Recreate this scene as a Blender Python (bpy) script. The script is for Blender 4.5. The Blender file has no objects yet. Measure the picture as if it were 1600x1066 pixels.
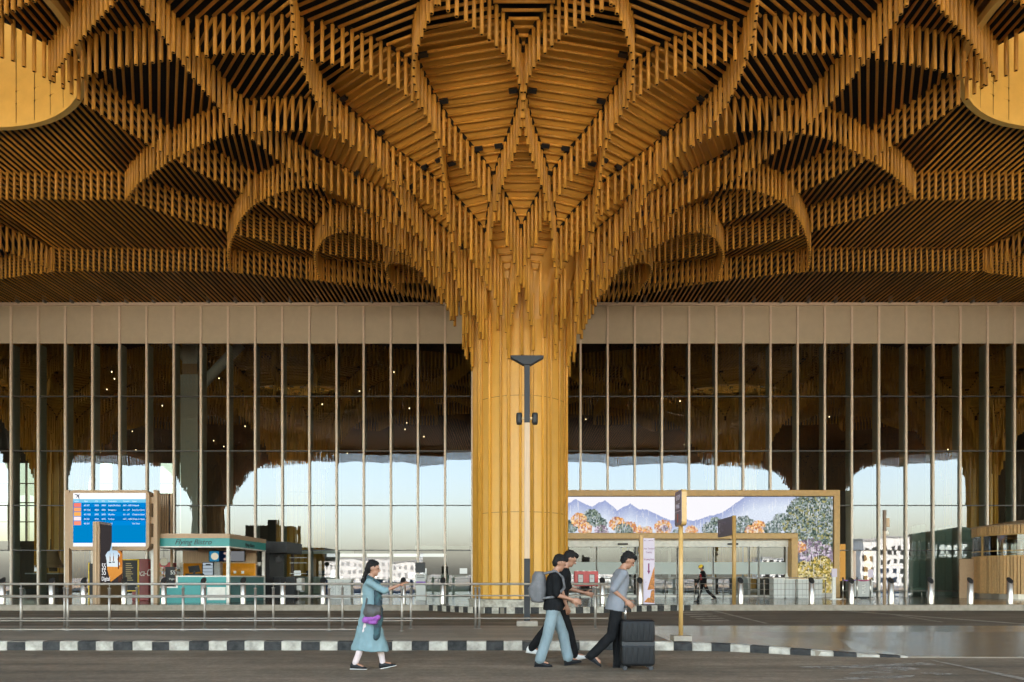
import bpy, math, random
import numpy as np
from mathutils import Vector, Matrix
PI = math.pi
random.seed(7)
C = bpy.context.scene.collection
F = 1150.0            # focal length in photo pixels
H = 1.33              # camera height
EXPO = 4.2

def PX(px, d): return (px - 800.0) * d / F
def PZ(py, d): return H - (py - 905.0) * d / F

# ------------------------------------------------------------------ materials
def new_mat(name):
    m = bpy.data.materials.new(name); m.use_nodes = True
    nt = m.node_tree
    return m, nt, nt.nodes['Principled BSDF']

def mat(name, col, rough=0.5, metal=0.0, var=0.0, vscale=8.0, stretch=(1, 1, 1), bump=0.0, bscale=60.0, spec=0.5, col2=None):
    m, nt, b = new_mat(name)
    b.inputs['Base Color'].default_value = (*col, 1)
    b.inputs['Roughness'].default_value = rough
    b.inputs['Metallic'].default_value = metal
    b.inputs['Specular IOR Level'].default_value = spec
    if var > 0 or bump > 0 or col2:
        tc = nt.nodes.new('ShaderNodeTexCoord'); mp = nt.nodes.new('ShaderNodeMapping')
        mp.inputs['Scale'].default_value = stretch
        nt.links.new(tc.outputs['Object'], mp.inputs[0])
    if var > 0 or col2:
        nz = nt.nodes.new('ShaderNodeTexNoise'); nz.inputs['Scale'].default_value = vscale
        nz.inputs['Detail'].default_value = 6; nz.inputs['Roughness'].default_value = 0.6
        nt.links.new(mp.outputs[0], nz.inputs['Vector'])
        rp = nt.nodes.new('ShaderNodeValToRGB')
        c2 = col2 or tuple(min(1, c * (1 + var)) for c in col)
        c1 = tuple(c * (1 - var) for c in col) if not col2 else col
        rp.color_ramp.elements[0].position = 0.35; rp.color_ramp.elements[1].position = 0.65
        rp.color_ramp.elements[0].color = (*c1, 1); rp.color_ramp.elements[1].color = (*c2, 1)
        nt.links.new(nz.outputs[0], rp.inputs[0]); nt.links.new(rp.outputs[0], b.inputs['Base Color'])
        rr = nt.nodes.new('ShaderNodeMapRange')
        rr.inputs['To Min'].default_value = max(0.02, rough - 0.08); rr.inputs['To Max'].default_value = min(1, rough + 0.1)
        nt.links.new(nz.outputs[0], rr.inputs[0]); nt.links.new(rr.outputs[0], b.inputs['Roughness'])
    if bump > 0:
        nb = nt.nodes.new('ShaderNodeTexNoise'); nb.inputs['Scale'].default_value = bscale; nb.inputs['Detail'].default_value = 4
        bp = nt.nodes.new('ShaderNodeBump'); bp.inputs['Strength'].default_value = bump; bp.inputs['Distance'].default_value = 0.02
        nt.links.new(mp.outputs[0], nb.inputs['Vector'])
        nt.links.new(nb.outputs[0], bp.inputs['Height']); nt.links.new(bp.outputs[0], b.inputs['Normal'])
    return m

def emis(name, col, s=1.0):
    m = bpy.data.materials.new(name); m.use_nodes = True
    nt = m.node_tree; nt.nodes.remove(nt.nodes['Principled BSDF'])
    e = nt.nodes.new('ShaderNodeEmission'); e.inputs[0].default_value = (*col, 1); e.inputs[1].default_value = s / 2 ** EXPO
    nt.links.new(e.outputs[0], nt.nodes['Material Output'].inputs[0])
    return m

def emis_attr(name, s=1.0):
    m = emis(name, (1, 1, 1), s); nt = m.node_tree
    a = nt.nodes.new('ShaderNodeAttribute'); a.attribute_name = 'Col'
    nt.links.new(a.outputs['Color'], nt.nodes['Emission'].inputs[0])
    return m

BAM = mat('bamboo_tube', (0.63, 0.325, 0.05), 0.42, var=0.1, vscale=3.0, stretch=(3, 3, 0.6))
def add_island_variation(m, amt=0.25):
    """each separate tube has its own tone"""
    nt = m.node_tree; b = nt.nodes['Principled BSDF']
    src = b.inputs['Base Color'].links[0].from_socket
    g = nt.nodes.new('ShaderNodeNewGeometry')
    mr = nt.nodes.new('ShaderNodeMapRange'); mr.inputs['To Min'].default_value = 1 - amt; mr.inputs['To Max'].default_value = 1 + amt
    nt.links.new(g.outputs['Random Per Island'], mr.inputs[0])
    hv = nt.nodes.new('ShaderNodeHueSaturation')
    nt.links.new(src, hv.inputs['Color']); nt.links.new(mr.outputs[0], hv.inputs['Value'])
    nt.links.new(hv.outputs[0], b.inputs['Base Color'])
add_island_variation(BAM, 0.22)
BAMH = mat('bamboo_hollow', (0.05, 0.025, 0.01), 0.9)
GOLD = mat('gold_panel', (0.64, 0.345, 0.06), 0.38, var=0.04, vscale=1.5)
GOLDF = mat('gold_frame', (0.50, 0.30, 0.10), 0.4, var=0.08, vscale=4)
DRUMG = mat('drum_gold', (0.74, 0.53, 0.17), 0.4, var=0.05, vscale=2)
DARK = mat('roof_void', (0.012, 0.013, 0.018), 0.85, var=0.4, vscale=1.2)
SEAM = mat('seam_black', (0.012, 0.01, 0.008), 0.8)
BEIGE = mat('beige_cladding', (0.56, 0.505, 0.385), 0.55, var=0.04, vscale=2)
MULL = mat('mullion_tan', (0.78, 0.68, 0.57), 0.4, 0.0, var=0.05)
FIN = mat('fin_greygreen', (0.42, 0.44, 0.36), 0.5, var=0.05)
TRANS = mat('transom_dark', (0.05, 0.05, 0.05), 0.4)
STEEL = mat('brushed_steel', (0.50, 0.47, 0.43), 0.3, 0.9, var=0.12, vscale=6, stretch=(20, 20, 0.5))
STEELD = mat('rail_steel', (0.34, 0.305, 0.265), 0.48, 0.8, var=0.1)
BLACK = mat('matt_black', (0.015, 0.015, 0.016), 0.5, var=0.3, vscale=12)
CHAR = mat('charcoal_paint', (0.023, 0.023, 0.024), 0.45, spec=.25, var=0.15, vscale=6)
WOODP = mat('pale_wood', (0.48, 0.33, 0.2), 0.5, var=0.12, vscale=2, stretch=(8, 8, 0.6))
TANP = mat('tan_paint', (0.40, 0.26, 0.15), 0.45, var=0.06)
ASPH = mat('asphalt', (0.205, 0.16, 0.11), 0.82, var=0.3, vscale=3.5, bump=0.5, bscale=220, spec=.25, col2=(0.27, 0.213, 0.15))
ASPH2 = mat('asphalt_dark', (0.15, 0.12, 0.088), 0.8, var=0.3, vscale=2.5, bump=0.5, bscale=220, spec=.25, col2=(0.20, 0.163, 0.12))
def wear(m, amt=.35):
    nt = m.node_tree; b = nt.nodes['Principled BSDF']; src = b.inputs['Base Color'].links[0].from_socket
    tc = nt.nodes.new('ShaderNodeTexCoord'); prev = src
    for sc_, st, a in ((1.0, (.10, 1.1, 1), amt), (.35, (1, 1, 1), amt * .7), (14.0, (1, 1, 1), amt * .5)):
        mp = nt.nodes.new('ShaderNodeMapping'); mp.inputs['Scale'].default_value = st
        nz = nt.nodes.new('ShaderNodeTexNoise'); nz.inputs['Scale'].default_value = sc_; nz.inputs['Detail'].default_value = 7; nz.inputs['Roughness'].default_value = .65
        rp = nt.nodes.new('ShaderNodeValToRGB'); rp.color_ramp.elements[0].position = .38; rp.color_ramp.elements[1].position = .62
        rp.color_ramp.elements[0].color = (1 - a, 1 - a, 1 - a, 1); rp.color_ramp.elements[1].color = (1 + a * .4,) * 3 + (1,)
        mx = nt.nodes.new('ShaderNodeMixRGB'); mx.blend_type = 'MULTIPLY'; mx.inputs[0].default_value = 1
        nt.links.new(tc.outputs['Object'], mp.inputs[0]); nt.links.new(mp.outputs[0], nz.inputs['Vector']); nt.links.new(nz.outputs[0], rp.inputs[0])
        nt.links.new(prev, mx.inputs[1]); nt.links.new(rp.outputs[0], mx.inputs[2]); prev = mx.outputs[0]
    nt.links.new(prev, b.inputs['Base Color'])
wear(ASPH); wear(ASPH2, .3)
PAVE = mat('island_concrete', (0.23, 0.192, 0.145), 0.6, var=0.2, vscale=2, bump=0.3, bscale=150, col2=(0.30, 0.255, 0.195))
EARTH = mat('earth', (0.13, 0.12, 0.105), 0.9, var=0.25, vscale=0.05)
WHITEP = mat('white_paint', (0.72, 0.69, 0.63), 0.55, var=0.08, vscale=5)
KWHITE = mat('kerb_white', (0.24, 0.215, 0.175), 0.7, var=0.3, vscale=5, bump=0.4, bscale=80, col2=(0.50, 0.455, 0.375))
KBLACK = mat('kerb_black', (0.018, 0.0175, 0.017), 0.7, spec=.2, var=0.4, vscale=7, bump=0.4, bscale=80, col2=(0.05, 0.048, 0.045))
KTAN = mat('kerb_stone', (0.24, 0.20, 0.15), 0.7, var=0.2, vscale=4, bump=0.3, col2=(0.33, 0.28, 0.22))
TEAL = mat('teal_laminate', (0.035, 0.27, 0.26), 0.4, var=0.05)
TEALD = mat('teal_grey', (0.07, 0.20, 0.20), 0.4, var=0.05)
ORANGE = mat('orange_ribbed', (0.72, 0.30, 0.012), 0.5, var=0.06)
RED = mat('red_enamel', (0.48, 0.022, 0.02), 0.35, var=0.08)
REDD = mat('red_cooler', (0.22, 0.012, 0.012), 0.35)
PURPLE = mat('purple_sign', (0.075, 0.06, 0.105), 0.4, var=0.05)
LILAC = mat('lilac_sign', (0.60, 0.52, 0.62), 0.5, var=0.02)
MAGENTA = mat('magenta_ink', (0.18, 0.012, 0.10), 0.5)
YELLOW = mat('yellow_paint', (0.75, 0.50, 0.02), 0.5)
BLUEI = mat('blue_carpet', (0.03, 0.10, 0.30), 0.8, var=0.2)
GREY = mat('grey_metal', (0.30, 0.30, 0.29), 0.4, 0.4, var=0.08)
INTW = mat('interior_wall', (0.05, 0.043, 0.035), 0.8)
INTF = mat('interior_floor', (0.11, 0.10, 0.085), 0.15)
LIGHTW = mat('light_wall', (0.55, 0.55, 0.52), 0.6)
SCREENW = emis('screen_white', (1, 1, 1), 1.05)
LAMP = emis('lamp_warm', (1.0, 0.75, 0.4), 6.0)

def tile_mat(name, c1, c2, scale, rough):
    m, nt, b = new_mat(name)
    tc = nt.nodes.new('ShaderNodeTexCoord')
    br = nt.nodes.new('ShaderNodeTexBrick'); br.offset = 0.0
    br.inputs['Color1'].default_value = (*c1, 1); br.inputs['Color2'].default_value = (*c2, 1)
    br.inputs['Mortar'].default_value = (c1[0] * .55, c1[1] * .55, c1[2] * .55, 1)
    br.inputs['Scale'].default_value = 1.0; br.inputs['Mortar Size'].default_value = 0.006
    br.inputs['Brick Width'].default_value = scale; br.inputs['Row Height'].default_value = scale
    nt.links.new(tc.outputs['Object'], br.inputs['Vector'])
    nz = nt.nodes.new('ShaderNodeTexNoise'); nz.inputs['Scale'].default_value = 1.3; nz.inputs['Detail'].default_value = 8
    nt.links.new(tc.outputs['Object'], nz.inputs['Vector'])
    mx = nt.nodes.new('ShaderNodeMixRGB'); mx.blend_type = 'MULTIPLY'; mx.inputs[0].default_value = 0.5
    rp = nt.nodes.new('ShaderNodeValToRGB'); rp.color_ramp.elements[0].position = .3; rp.color_ramp.elements[1].position = .7
    rp.color_ramp.elements[0].color = (.55, .53, .5, 1)
    nt.links.new(nz.outputs[0], rp.inputs[0])
    nt.links.new(br.outputs[0], mx.inputs[1]); nt.links.new(rp.outputs[0], mx.inputs[2])
    nt.links.new(mx.outputs[0], b.inputs['Base Color'])
    mr = nt.nodes.new('ShaderNodeMapRange'); mr.inputs['To Min'].default_value = rough; mr.inputs['To Max'].default_value = rough + .12
    nt.links.new(nz.outputs[0], mr.inputs[0]); nt.links.new(mr.outputs[0], b.inputs['Roughness'])
    return m
wear(PAVE, .25)
TILE = tile_mat('polished_granite', (0.27, 0.222, 0.165), (0.225, 0.185, 0.138), 0.9, 0.14)
TILE2 = tile_mat('forecourt_granite', (0.22, 0.19, 0.15), (0.18, 0.156, 0.122), 0.8, 0.09)

def glass_mat(name, refl=0.22, tint=(0.72, 0.80, 0.78)):
    m = bpy.data.materials.new(name); m.use_nodes = True
    nt = m.node_tree; nt.nodes.remove(nt.nodes['Principled BSDF'])
    t = nt.nodes.new('ShaderNodeBsdfTransparent'); t.inputs[0].default_value = (*tint, 1)
    g = nt.nodes.new('ShaderNodeBsdfGlossy'); g.inputs['Roughness'].default_value = 0.0; g.inputs[0].default_value = (.84, .89, 1, 1)
    tc = nt.nodes.new('ShaderNodeTexCoord'); nz = nt.nodes.new('ShaderNodeTexNoise')
    nz.inputs['Scale'].default_value = 0.55; nz.inputs['Detail'].default_value = 2
    bp = nt.nodes.new('ShaderNodeBump'); bp.inputs['Strength'].default_value = 0.035; bp.inputs['Distance'].default_value = 0.08
    nt.links.new(tc.outputs['Object'], nz.inputs['Vector']); nt.links.new(nz.outputs[0], bp.inputs['Height'])
    nt.links.new(bp.outputs[0], g.inputs['Normal'])
    lw = nt.nodes.new('ShaderNodeFresnel'); lw.inputs[0].default_value = 1.5
    mr = nt.nodes.new('ShaderNodeMapRange'); mr.inputs['From Min'].default_value = 0.04; mr.inputs['From Max'].default_value = 1
    mr.inputs['To Min'].default_value = refl; mr.inputs['To Max'].default_value = 1
    mx = nt.nodes.new('ShaderNodeMixShader')
    nt.links.new(lw.outputs[0], mr.inputs[0]); nt.links.new(mr.outputs[0], mx.inputs[0])
    nt.links.new(t.outputs[0], mx.inputs[1]); nt.links.new(g.outputs[0], mx.inputs[2])
    nt.links.new(mx.outputs[0], nt.nodes['Material Output'].inputs[0])
    return m
GLASS = glass_mat('facade_glass', 0.115, (0.60, 0.66, 0.63))
REARG = glass_mat('rear_tinted_glass', 0.1, (0.13, 0.145, 0.13))
CLEAR = glass_mat('clear_glass', 0.06, (0.92, 0.95, 0.95))
FROST = mat('frosted_band', (0.42, 0.46, 0.43), 0.5)

# ------------------------------------------------------------------ mesh helpers
class MB:
    def __init__(s): s.v, s.f, s.m, s.sm = [], [], [], []
    def quadbox(s, lo, hi, mi=0, M=None):
        x0, y0, z0 = lo; x1, y1, z1 = hi
        b = len(s.v)
        pts = [(x0,y0,z0),(x1,y0,z0),(x1,y1,z0),(x0,y1,z0),(x0,y0,z1),(x1,y0,z1),(x1,y1,z1),(x0,y1,z1)]
        if M: pts = [tuple(M @ Vector(p)) for p in pts]
        s.v += pts
        for f in ((3,2,1,0),(4,5,6,7),(0,1,5,4),(1,2,6,5),(2,3,7,6),(3,0,4,7)):
            s.f.append(tuple(b + i for i in f)); s.m.append(mi); s.sm.append(False)
        return s
    def poly(s, pts, mi=0):
        b = len(s.v); s.v += [tuple(p) for p in pts]
        s.f.append(tuple(range(b, b + len(pts)))); s.m.append(mi); s.sm.append(False)
        return s
    def prism(s, pts2, z0, z1, mi=0, mside=None):
        n = len(pts2); b = len(s.v)
        s.v += [(x, y, z0) for x, y in pts2] + [(x, y, z1) for x, y in pts2]
        s.f.append(tuple(b + i for i in reversed(range(n)))); s.m.append(mi); s.sm.append(False)
        s.f.append(tuple(b + n + i for i in range(n))); s.m.append(mi); s.sm.append(False)
        for i in range(n):
            j = (i + 1) % n
            s.f.append((b + i, b + j, b + n + j, b + n + i)); s.m.append(mi if mside is None else mside); s.sm.append(False)
        return s
    def tube(s, p0, p1, r, n=8, mi=0, r1=None, cap=True):
        p0 = Vector(p0); p1 = Vector(p1); d = (p1 - p0)
        if d.length < 1e-6: return s
        d.normalize()
        a = d.orthogonal().normalized(); c = d.cross(a)
        r1 = r if r1 is None else r1
        b = len(s.v)
        for k in range(n):
            t = 2 * PI * k / n; o = a * math.cos(t) + c * math.sin(t)
            s.v.append(tuple(p0 + o * r)); s.v.append(tuple(p1 + o * r1))
        for k in range(n):
            j = (k + 1) % n
            s.f.append((b + 2*k, b + 2*j, b + 2*j + 1, b + 2*k + 1)); s.m.append(mi); s.sm.append(True)
        if cap:
            s.f.append(tuple(b + 2*k for k in reversed(range(n)))); s.m.append(mi); s.sm.append(False)
            s.f.append(tuple(b + 2*k + 1 for k in range(n))); s.m.append(mi); s.sm.append(False)
        return s
    def hang(s, x, y, zb, zt, r, n=9, tilt=(0, 0)):
        """vertical hollow tube, open end downwards: material 0 bamboo, 1 hollow"""
        b = len(s.v)
        for k in range(n):
            t = 2 * PI * k / n; cx, sy = math.cos(t), math.sin(t)
            s.v += [(x + tilt[0] + cx*r, y + tilt[1] + sy*r, zb), (x + cx*r, y + sy*r, zt),
                    (x + tilt[0] + cx*r*.66, y + tilt[1] + sy*r*.66, zb), (x + tilt[0] + cx*r*.6, y + tilt[1] + sy*r*.6, zb + .05)]
        for k in range(n):
            j = (k + 1) % n
            s.f.append((b+4*k, b+4*j, b+4*j+1, b+4*k+1)); s.m.append(0); s.sm.append(True)
            s.f.append((b+4*k+2, b+4*j+2, b+4*j, b+4*k)); s.m.append(0); s.sm.append(False)
            s.f.append((b+4*k+3, b+4*j+3, b+4*j+2, b+4*k+2)); s.m.append(1); s.sm.append(False)
        s.f.append(tuple(b+4*k+3 for k in reversed(range(n)))); s.m.append(1); s.sm.append(False)
        return s
    def lathe(s, prof, n=24, c=(0, 0), mi=0, smooth=True, caps=True):
        b = len(s.v); k = len(prof)
        for r, z in prof:
            for i in range(n):
                t = 2*PI*i/n; s.v.append((c[0] + r*math.cos(t), c[1] + r*math.sin(t), z))
        for a in range(k - 1):
            for i in range(n):
                j = (i + 1) % n
                s.f.append((b+a*n+i, b+a*n+j, b+(a+1)*n+j, b+(a+1)*n+i)); s.m.append(mi); s.sm.append(smooth)
        if caps:
            s.f.append(tuple(b+i for i in reversed(range(n)))); s.m.append(mi); s.sm.append(False)
            s.f.append(tuple(b+(k-1)*n+i for i in range(n))); s.m.append(mi); s.sm.append(False)
        return s
    def mesh(s, name, mats):
        me = bpy.data.meshes.new(name)
        me.from_pydata(s.v, [], s.f)
        if not isinstance(mats, (list, tuple)): mats = [mats]
        for m in mats: me.materials.append(m)
        me.polygons.foreach_set('material_index', s.m)
        me.polygons.foreach_set('use_smooth', s.sm)
        me.update()
        return me
    def build(s, name, mats, parent=None, bevel=0):
        o = bpy.data.objects.new(name, s.mesh(name, mats)); C.objects.link(o)
        if parent: o.parent = parent
        if bevel:
            bv = o.modifiers.new('b', 'BEVEL'); bv.width = bevel; bv.segments = 2; bv.limit_method = 'ANGLE'
        return o

def box(name, lo, hi, m, parent=None, bevel=0):
    return MB().quadbox(lo, hi).build(name, m, parent, bevel)
def tag(o, label, cat, group=None):
    o['label'] = label; o['category'] = cat
    if group: o['group'] = group
    return o
def thing(name, loc, label, cat, group=None, rz=0):
    o = bpy.data.objects.new(name, None); C.objects.link(o)
    o.location = loc; o.rotation_euler = (0, 0, rz); o.empty_display_size = .2
    return tag(o, label, cat, group)
def struct(o, kind='structure'):
    o['kind'] = kind; return o
def children(o): return [c for c in C.objects if c.parent == o]
KIDS = {}
def dup(root, loc, rz, label, group=None):
    r = root.copy(); C.objects.link(r); r.location = loc; r.rotation_euler = (0, 0, rz); r['label'] = label
    if group: r['group'] = group
    for ch in KIDS.get(root.name) or KIDS.setdefault(root.name, [(c, children(c)) for c in children(root)]):
        c = ch[0].copy(); C.objects.link(c); c.parent = r
        for g in ch[1]:
            d = g.copy(); C.objects.link(d); d.parent = c
    return r
def text(name, s, size, loc, m, parent=None, rot=(PI/2, 0, 0), align='LEFT', depth=0.003, shear=0.0, sx=1.0):
    cu = bpy.data.curves.new(name, 'FONT'); cu.body = s; cu.size = size; cu.align_x = align; cu.extrude = depth; cu.shear = shear
    cu.resolution_u = 3
    t = bpy.data.objects.new(name + '_tmp', cu); C.objects.link(t)
    dg = bpy.context.evaluated_depsgraph_get()
    me = bpy.data.meshes.new_from_object(t.evaluated_get(dg))
    C.objects.unlink(t); bpy.data.objects.remove(t)
    me.materials.clear(); me.materials.append(m)
    o = bpy.data.objects.new(name, me); C.objects.link(o)
    o.location = loc; o.rotation_euler = rot; o.scale = (sx, 1, 1)
    if parent: o.parent = parent
    return o

def grid_picture(name, img, origin, uvec, vvec, m, parent):
    """a picture as a fine grid of coloured points; img[row][col] rows from bottom"""
    hh, ww = img.shape[:2]
    o = Vector(origin); u = Vector(uvec); v = Vector(vvec)
    J, I = np.meshgrid(np.arange(ww + 1), np.arange(hh + 1))
    co = np.array(o)[None, None] + (J / ww)[..., None] * np.array(u) + (I / hh)[..., None] * np.array(v)
    co = co.reshape(-1, 3)
    idx = (I[:-1, :-1] * (ww + 1) + J[:-1, :-1]).ravel()
    faces = np.stack([idx, idx + 1, idx + ww + 2, idx + ww + 1], 1)
    me = bpy.data.meshes.new(name)
    me.from_pydata(co.tolist(), [], faces.tolist())
    at = me.color_attributes.new('Col', 'FLOAT_COLOR', 'CORNER')
    cols = np.ones((faces.shape[0], 4, 4), np.float32)
    cols[:, :, :3] = np.clip(img.reshape(-1, 3), 0, 4)[:, None, :]
    at.data.foreach_set('color', cols.ravel())
    me.materials.append(m)
    ob = bpy.data.objects.new(name, me); C.objects.link(ob)
    if parent: ob.parent = parent
    return ob
def srgb(c):
    c = np.asarray(c, float) / 255.0
    return np.where(c <= .04045, c / 12.92, ((c + .055) / 1.055) ** 2.4)

# ------------------------------------------------------------------ bamboo columns
N_SYM = 14; HALF = PI / N_SYM
YC = 30.6; XC = 0.35; ZC = 18.2; SP = 38.6; FAC = 45.0
def pchip(xs, ys):
    xs = np.array(xs, float); ys = np.array(ys, float)
    h = np.diff(xs); dl = np.diff(ys) / h; m = np.zeros_like(xs)
    for i in range(1, len(xs) - 1):
        if dl[i-1] * dl[i] > 0:
            w1 = 2*h[i] + h[i-1]; w2 = h[i] + 2*h[i-1]
            m[i] = (w1 + w2) / (w1 / dl[i-1] + w2 / dl[i])
    m[0] = dl[0]; m[-1] = dl[-1]
    def f(x):
        x = min(max(x, xs[0]), xs[-1])
        i = min(int(np.searchsorted(xs, x, 'right')) - 1, len(xs) - 2); i = max(i, 0)
        t = (x - xs[i]) / h[i]
        return ((1+2*t)*(1-t)**2*ys[i] + t*(1-t)**2*h[i]*m[i] + t*t*(3-2*t)*ys[i+1] + t*t*(t-1)*h[i]*m[i+1])
    return f
RING = [2.15, 3.0, 4.3, 7.2, 10.8, 13.35, 16.4]
fN = pchip([2.15, 3.0, 4.3, 6.4, 7.9, 10.8, 13.35, 16.4], [0, 1, 2, 2.94, 3.06, 4, 5, 6])
fR_tab = [(fN(2.15 + i * 0.01), 2.15 + i * 0.01) for i in range(1426)]
_n = np.array([a for a, b in fR_tab]); _r = np.array([b for a, b in fR_tab])
def fR(n): return float(np.interp(n, _n, _r))
fZ = pchip([1.9, 2.05, 2.2, 2.5, 3.0, 4.3, 5.6, 7.5, 9.5, 12.0, 17], [9.0, 11.4, 12.5, 13.45, 14.3, 15.65, 16.6, 17.6, 18.0, 18.2, 18.2])

def yb(x):
    return float(np.interp(abs(x), [0, 4.4, 6.4, 10.4, 14.78, 16], [13.3, 11.4, 10.3, 8.33, 7.12, 7.1]))
def beyond(x, y): return y > 6 and abs(x) < 14.7 and y > yb(x) + .08
def strip_points(m0, s, step=0.285):
    """points (x, y, z) evenly spaced along one curtain"""
    pts = []; prev = None; acc = 0.0
    r = 2.15
    out = []
    while r <= 16.4:
        th = (m0 + s * fN(r)) * HALF
        p = (r * math.cos(th), r * math.sin(th), fZ(r), r)
        if prev is None: out.append(p)
        else:
            acc += math.dist(p[:3], prev[:3])
            if acc >= step: out.append(p); acc = 0.0
        prev = p; r += 0.01
    return out

def make_column(loc, label, group, ycull, full=True):
    rnd = random.Random(3)
    t = thing('bamboo_column', loc, label, 'column', group)
    # shaft: faceted gold panels with seams
    mb = MB(); R0 = 1.90
    segs = [(0.55, 3.95), (3.965, 8.5), (8.515, 11.5)]
    for z0, z1 in segs:
        mb.lathe([(R0, z0), (R0, z1)], 56, smooth=False, caps=False)
    prof = [(R0 - .02, .53), (R0 - .02, 11.4)]
    mb.lathe(prof, 56, mi=1, smooth=False, caps=False)
    mb.lathe([(R0, 11.5), (2.05, 12.3), (2.3, 13.3), (2.8, 14.3), (3.4, 15.0), (4.3, 15.85), (5.6, 16.8), (7.5, 17.8), (8.6, 18.1)], 56, mi=0, caps=False)
    mb.build('shaft', [GOLD, SEAM], t)
    pl = MB(); pl.lathe([(2.13, .24), (2.13, .44)], 40, smooth=False)
    pl.lathe([(2.17, .44), (2.17, .50), (2.0, .5), (2.0, .53)], 40, smooth=False)
    pl.build('plinth', [KWHITE, SEAM], t)
    # tubes running down the shaft
    mb = MB(); k = 0; th = 0.0
    while th < 2 * PI - 0.02:
        rr = rnd.choice([.035, .05, .05, .065])
        zb = .56; x, y = math.cos(th), math.sin(th)
        mb.hang(x * (R0 + rr * .55), y * (R0 + rr * .55), zb, 13.0, rr, 8)
        th += rnd.choice([.06, .06, .10, .17, .24, .27])
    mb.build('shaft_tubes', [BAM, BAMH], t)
    # dripping tubes round the top of the shaft
    mb = MB()
    for i in range(28):
        th = i * 2 * PI / 28 + rnd.uniform(-.025, .025); q = R0 + rnd.uniform(.12, .24)
        zb = 9.6 + 2.3 * abs(math.sin(7 * th + 1.2)) ** 1.2 + rnd.uniform(-.25, .9)
        mb.hang(q * math.cos(th), q * math.sin(th), zb, 13.4 + rnd.uniform(0, .5), .055, 9)
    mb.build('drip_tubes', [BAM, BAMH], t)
    # curtains
    for s in (1, -1):
        for j in range(N_SYM):
            mb = MB(); m0 = 2 * j
            for (x, y, z, r) in strip_points(m0, s):
                if not (ycull[0] < y < ycull[1]) or beyond(x, y): continue
                if r < 3.1 and rnd.random() < .42: continue
                L = 1.12 if r > 4.5 else 1.12 + (4.5 - r) * .42
                L += rnd.uniform(-.014, .014) + (rnd.uniform(-.15, .3) if r < 4 else 0)
                mb.hang(x + rnd.uniform(-.012, .012), y + rnd.uniform(-.012, .012), z - L, z + .12, .06, 9,
                        tilt=(rnd.uniform(-.006, .006), rnd.uniform(-.006, .006)))
            prev = None; r = 2.9
            while r < 16.4:          # dark shadow joint the tubes hang from
                th = (m0 + s * fN(r)) * HALF; p = Vector((r * math.cos(th), r * math.sin(th), fZ(r) + .078))
                if prev is not None:
                    if ycull[0] < p.y < ycull[1] and not beyond(p.x, p.y):
                        tn = (p - prev).normalized(); sd = tn.cross(Vector((0, 0, 1))).normalized() * .095
                        mb.poly([prev - sd, prev + sd, p + sd, p - sd], 2)
                prev = p; r += .14
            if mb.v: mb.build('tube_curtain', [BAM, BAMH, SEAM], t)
    for sgn in (1, -1):
        mb = MB(); pts = [(sgn * x, yb(x)) for x in np.arange(0.14, 14.75, .02)]; acc = 9
        for p, q in zip(pts[:-1], pts[1:]):
            acc += math.dist(p, q)
            if acc >= .285:
                acc = 0; L = 1.12 + rnd.uniform(-.04, .04)
                mb.hang(p[0], p[1], fZ(math.hypot(*p)) - L, ZC + .12, .06, 9, tilt=(rnd.uniform(-.012, .012), rnd.uniform(-.012, .012)))
        mb.build('tube_curtain', [BAM, BAMH], t)
    # cells: slats and, on the flare, gold backing panels
    for n in range(1, 6):
        for j in range(N_SYM):
            cth = (2 * j + ((n - 1) % 2)) * HALF
            ca, sa = math.cos(cth), math.sin(cth)
            r0, r1 = RING[n - 1], RING[n + 1]
            sl = MB(); pn = MB(); lights = MB()
            def inside(u, v):
                r = math.hypot(u, v)
                if r <= r0 or r >= r1: return False
                a = abs(math.atan2(v, u)) / HALF
                q = fN(r)
                return a < (q - (n - 1) if q < n else (n + 1) - q)
            def wv(u):
                v = 0.0
                if not inside(u, 0): return 0
                while inside(u, v + .02): v += .02
                return v
            def W(u, v, dz):
                r = math.hypot(u, v)
                return (u * ca - v * sa, u * sa + v * ca, fZ(r) + dz)
            us = []; u = r0 + .05
            while u < r1:
                us.append(u)
                dzdr = (fZ(u + .02) - fZ(u - .02)) / .04
                u += .27 / math.sqrt(1 + dzdr * dzdr)
            prevrow = None
            for i, u in enumerate(us):
                w = wv(u)
                if w > .12:
                    e = w - .07
                    if ycull[0] < u * sa < ycull[1] - .2 and not beyond(u * ca, u * sa):
                        sl.tube(W(u, -e, .02), W(u, e, .02), .046, 8)
                if u < 8.25:
                    e = max(w - .06, 0)
                    ra, rb_ = Vector(W(u, -e, .09)), Vector(W(u, e, .09)); row = [tuple(ra.lerp(rb_, q / 6)) for q in range(7)]
                    if prevrow and (e > 0 or prevrow[1] > 0):
                        for q in range(6):
                            pn.poly([prevrow[0][q], prevrow[0][q + 1], row[q + 1], row[q]])
                    prevrow = (row, e)
                if u < 8.3 and i % 6 == 4 and w > .6:
                    for sg in (-1, 1):
                        e = w - .26
                        o = Vector(W(u, sg * e, -.03)); 
                        o2 = Vector(W(u + .16, sg * e, -.03))
                        d = (o2 - o).normalized(); tt = Vector((-sa, ca, 0)); nn = d.cross(tt)
                        M = Matrix.Translation(o) @ Matrix((tt, d, nn)).transposed().to_4x4()
                        lights.quadbox((-.14, -.07, -.05), (.14, .07, .05), 0, M)
            if sl.v: sl.build('ceiling_slats', BAM, t)
            if pn.v: pn.build('backing_panel', GOLD, t)
            if lights.v: lights.build('spotlights', BLACK, t)
    return t

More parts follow.
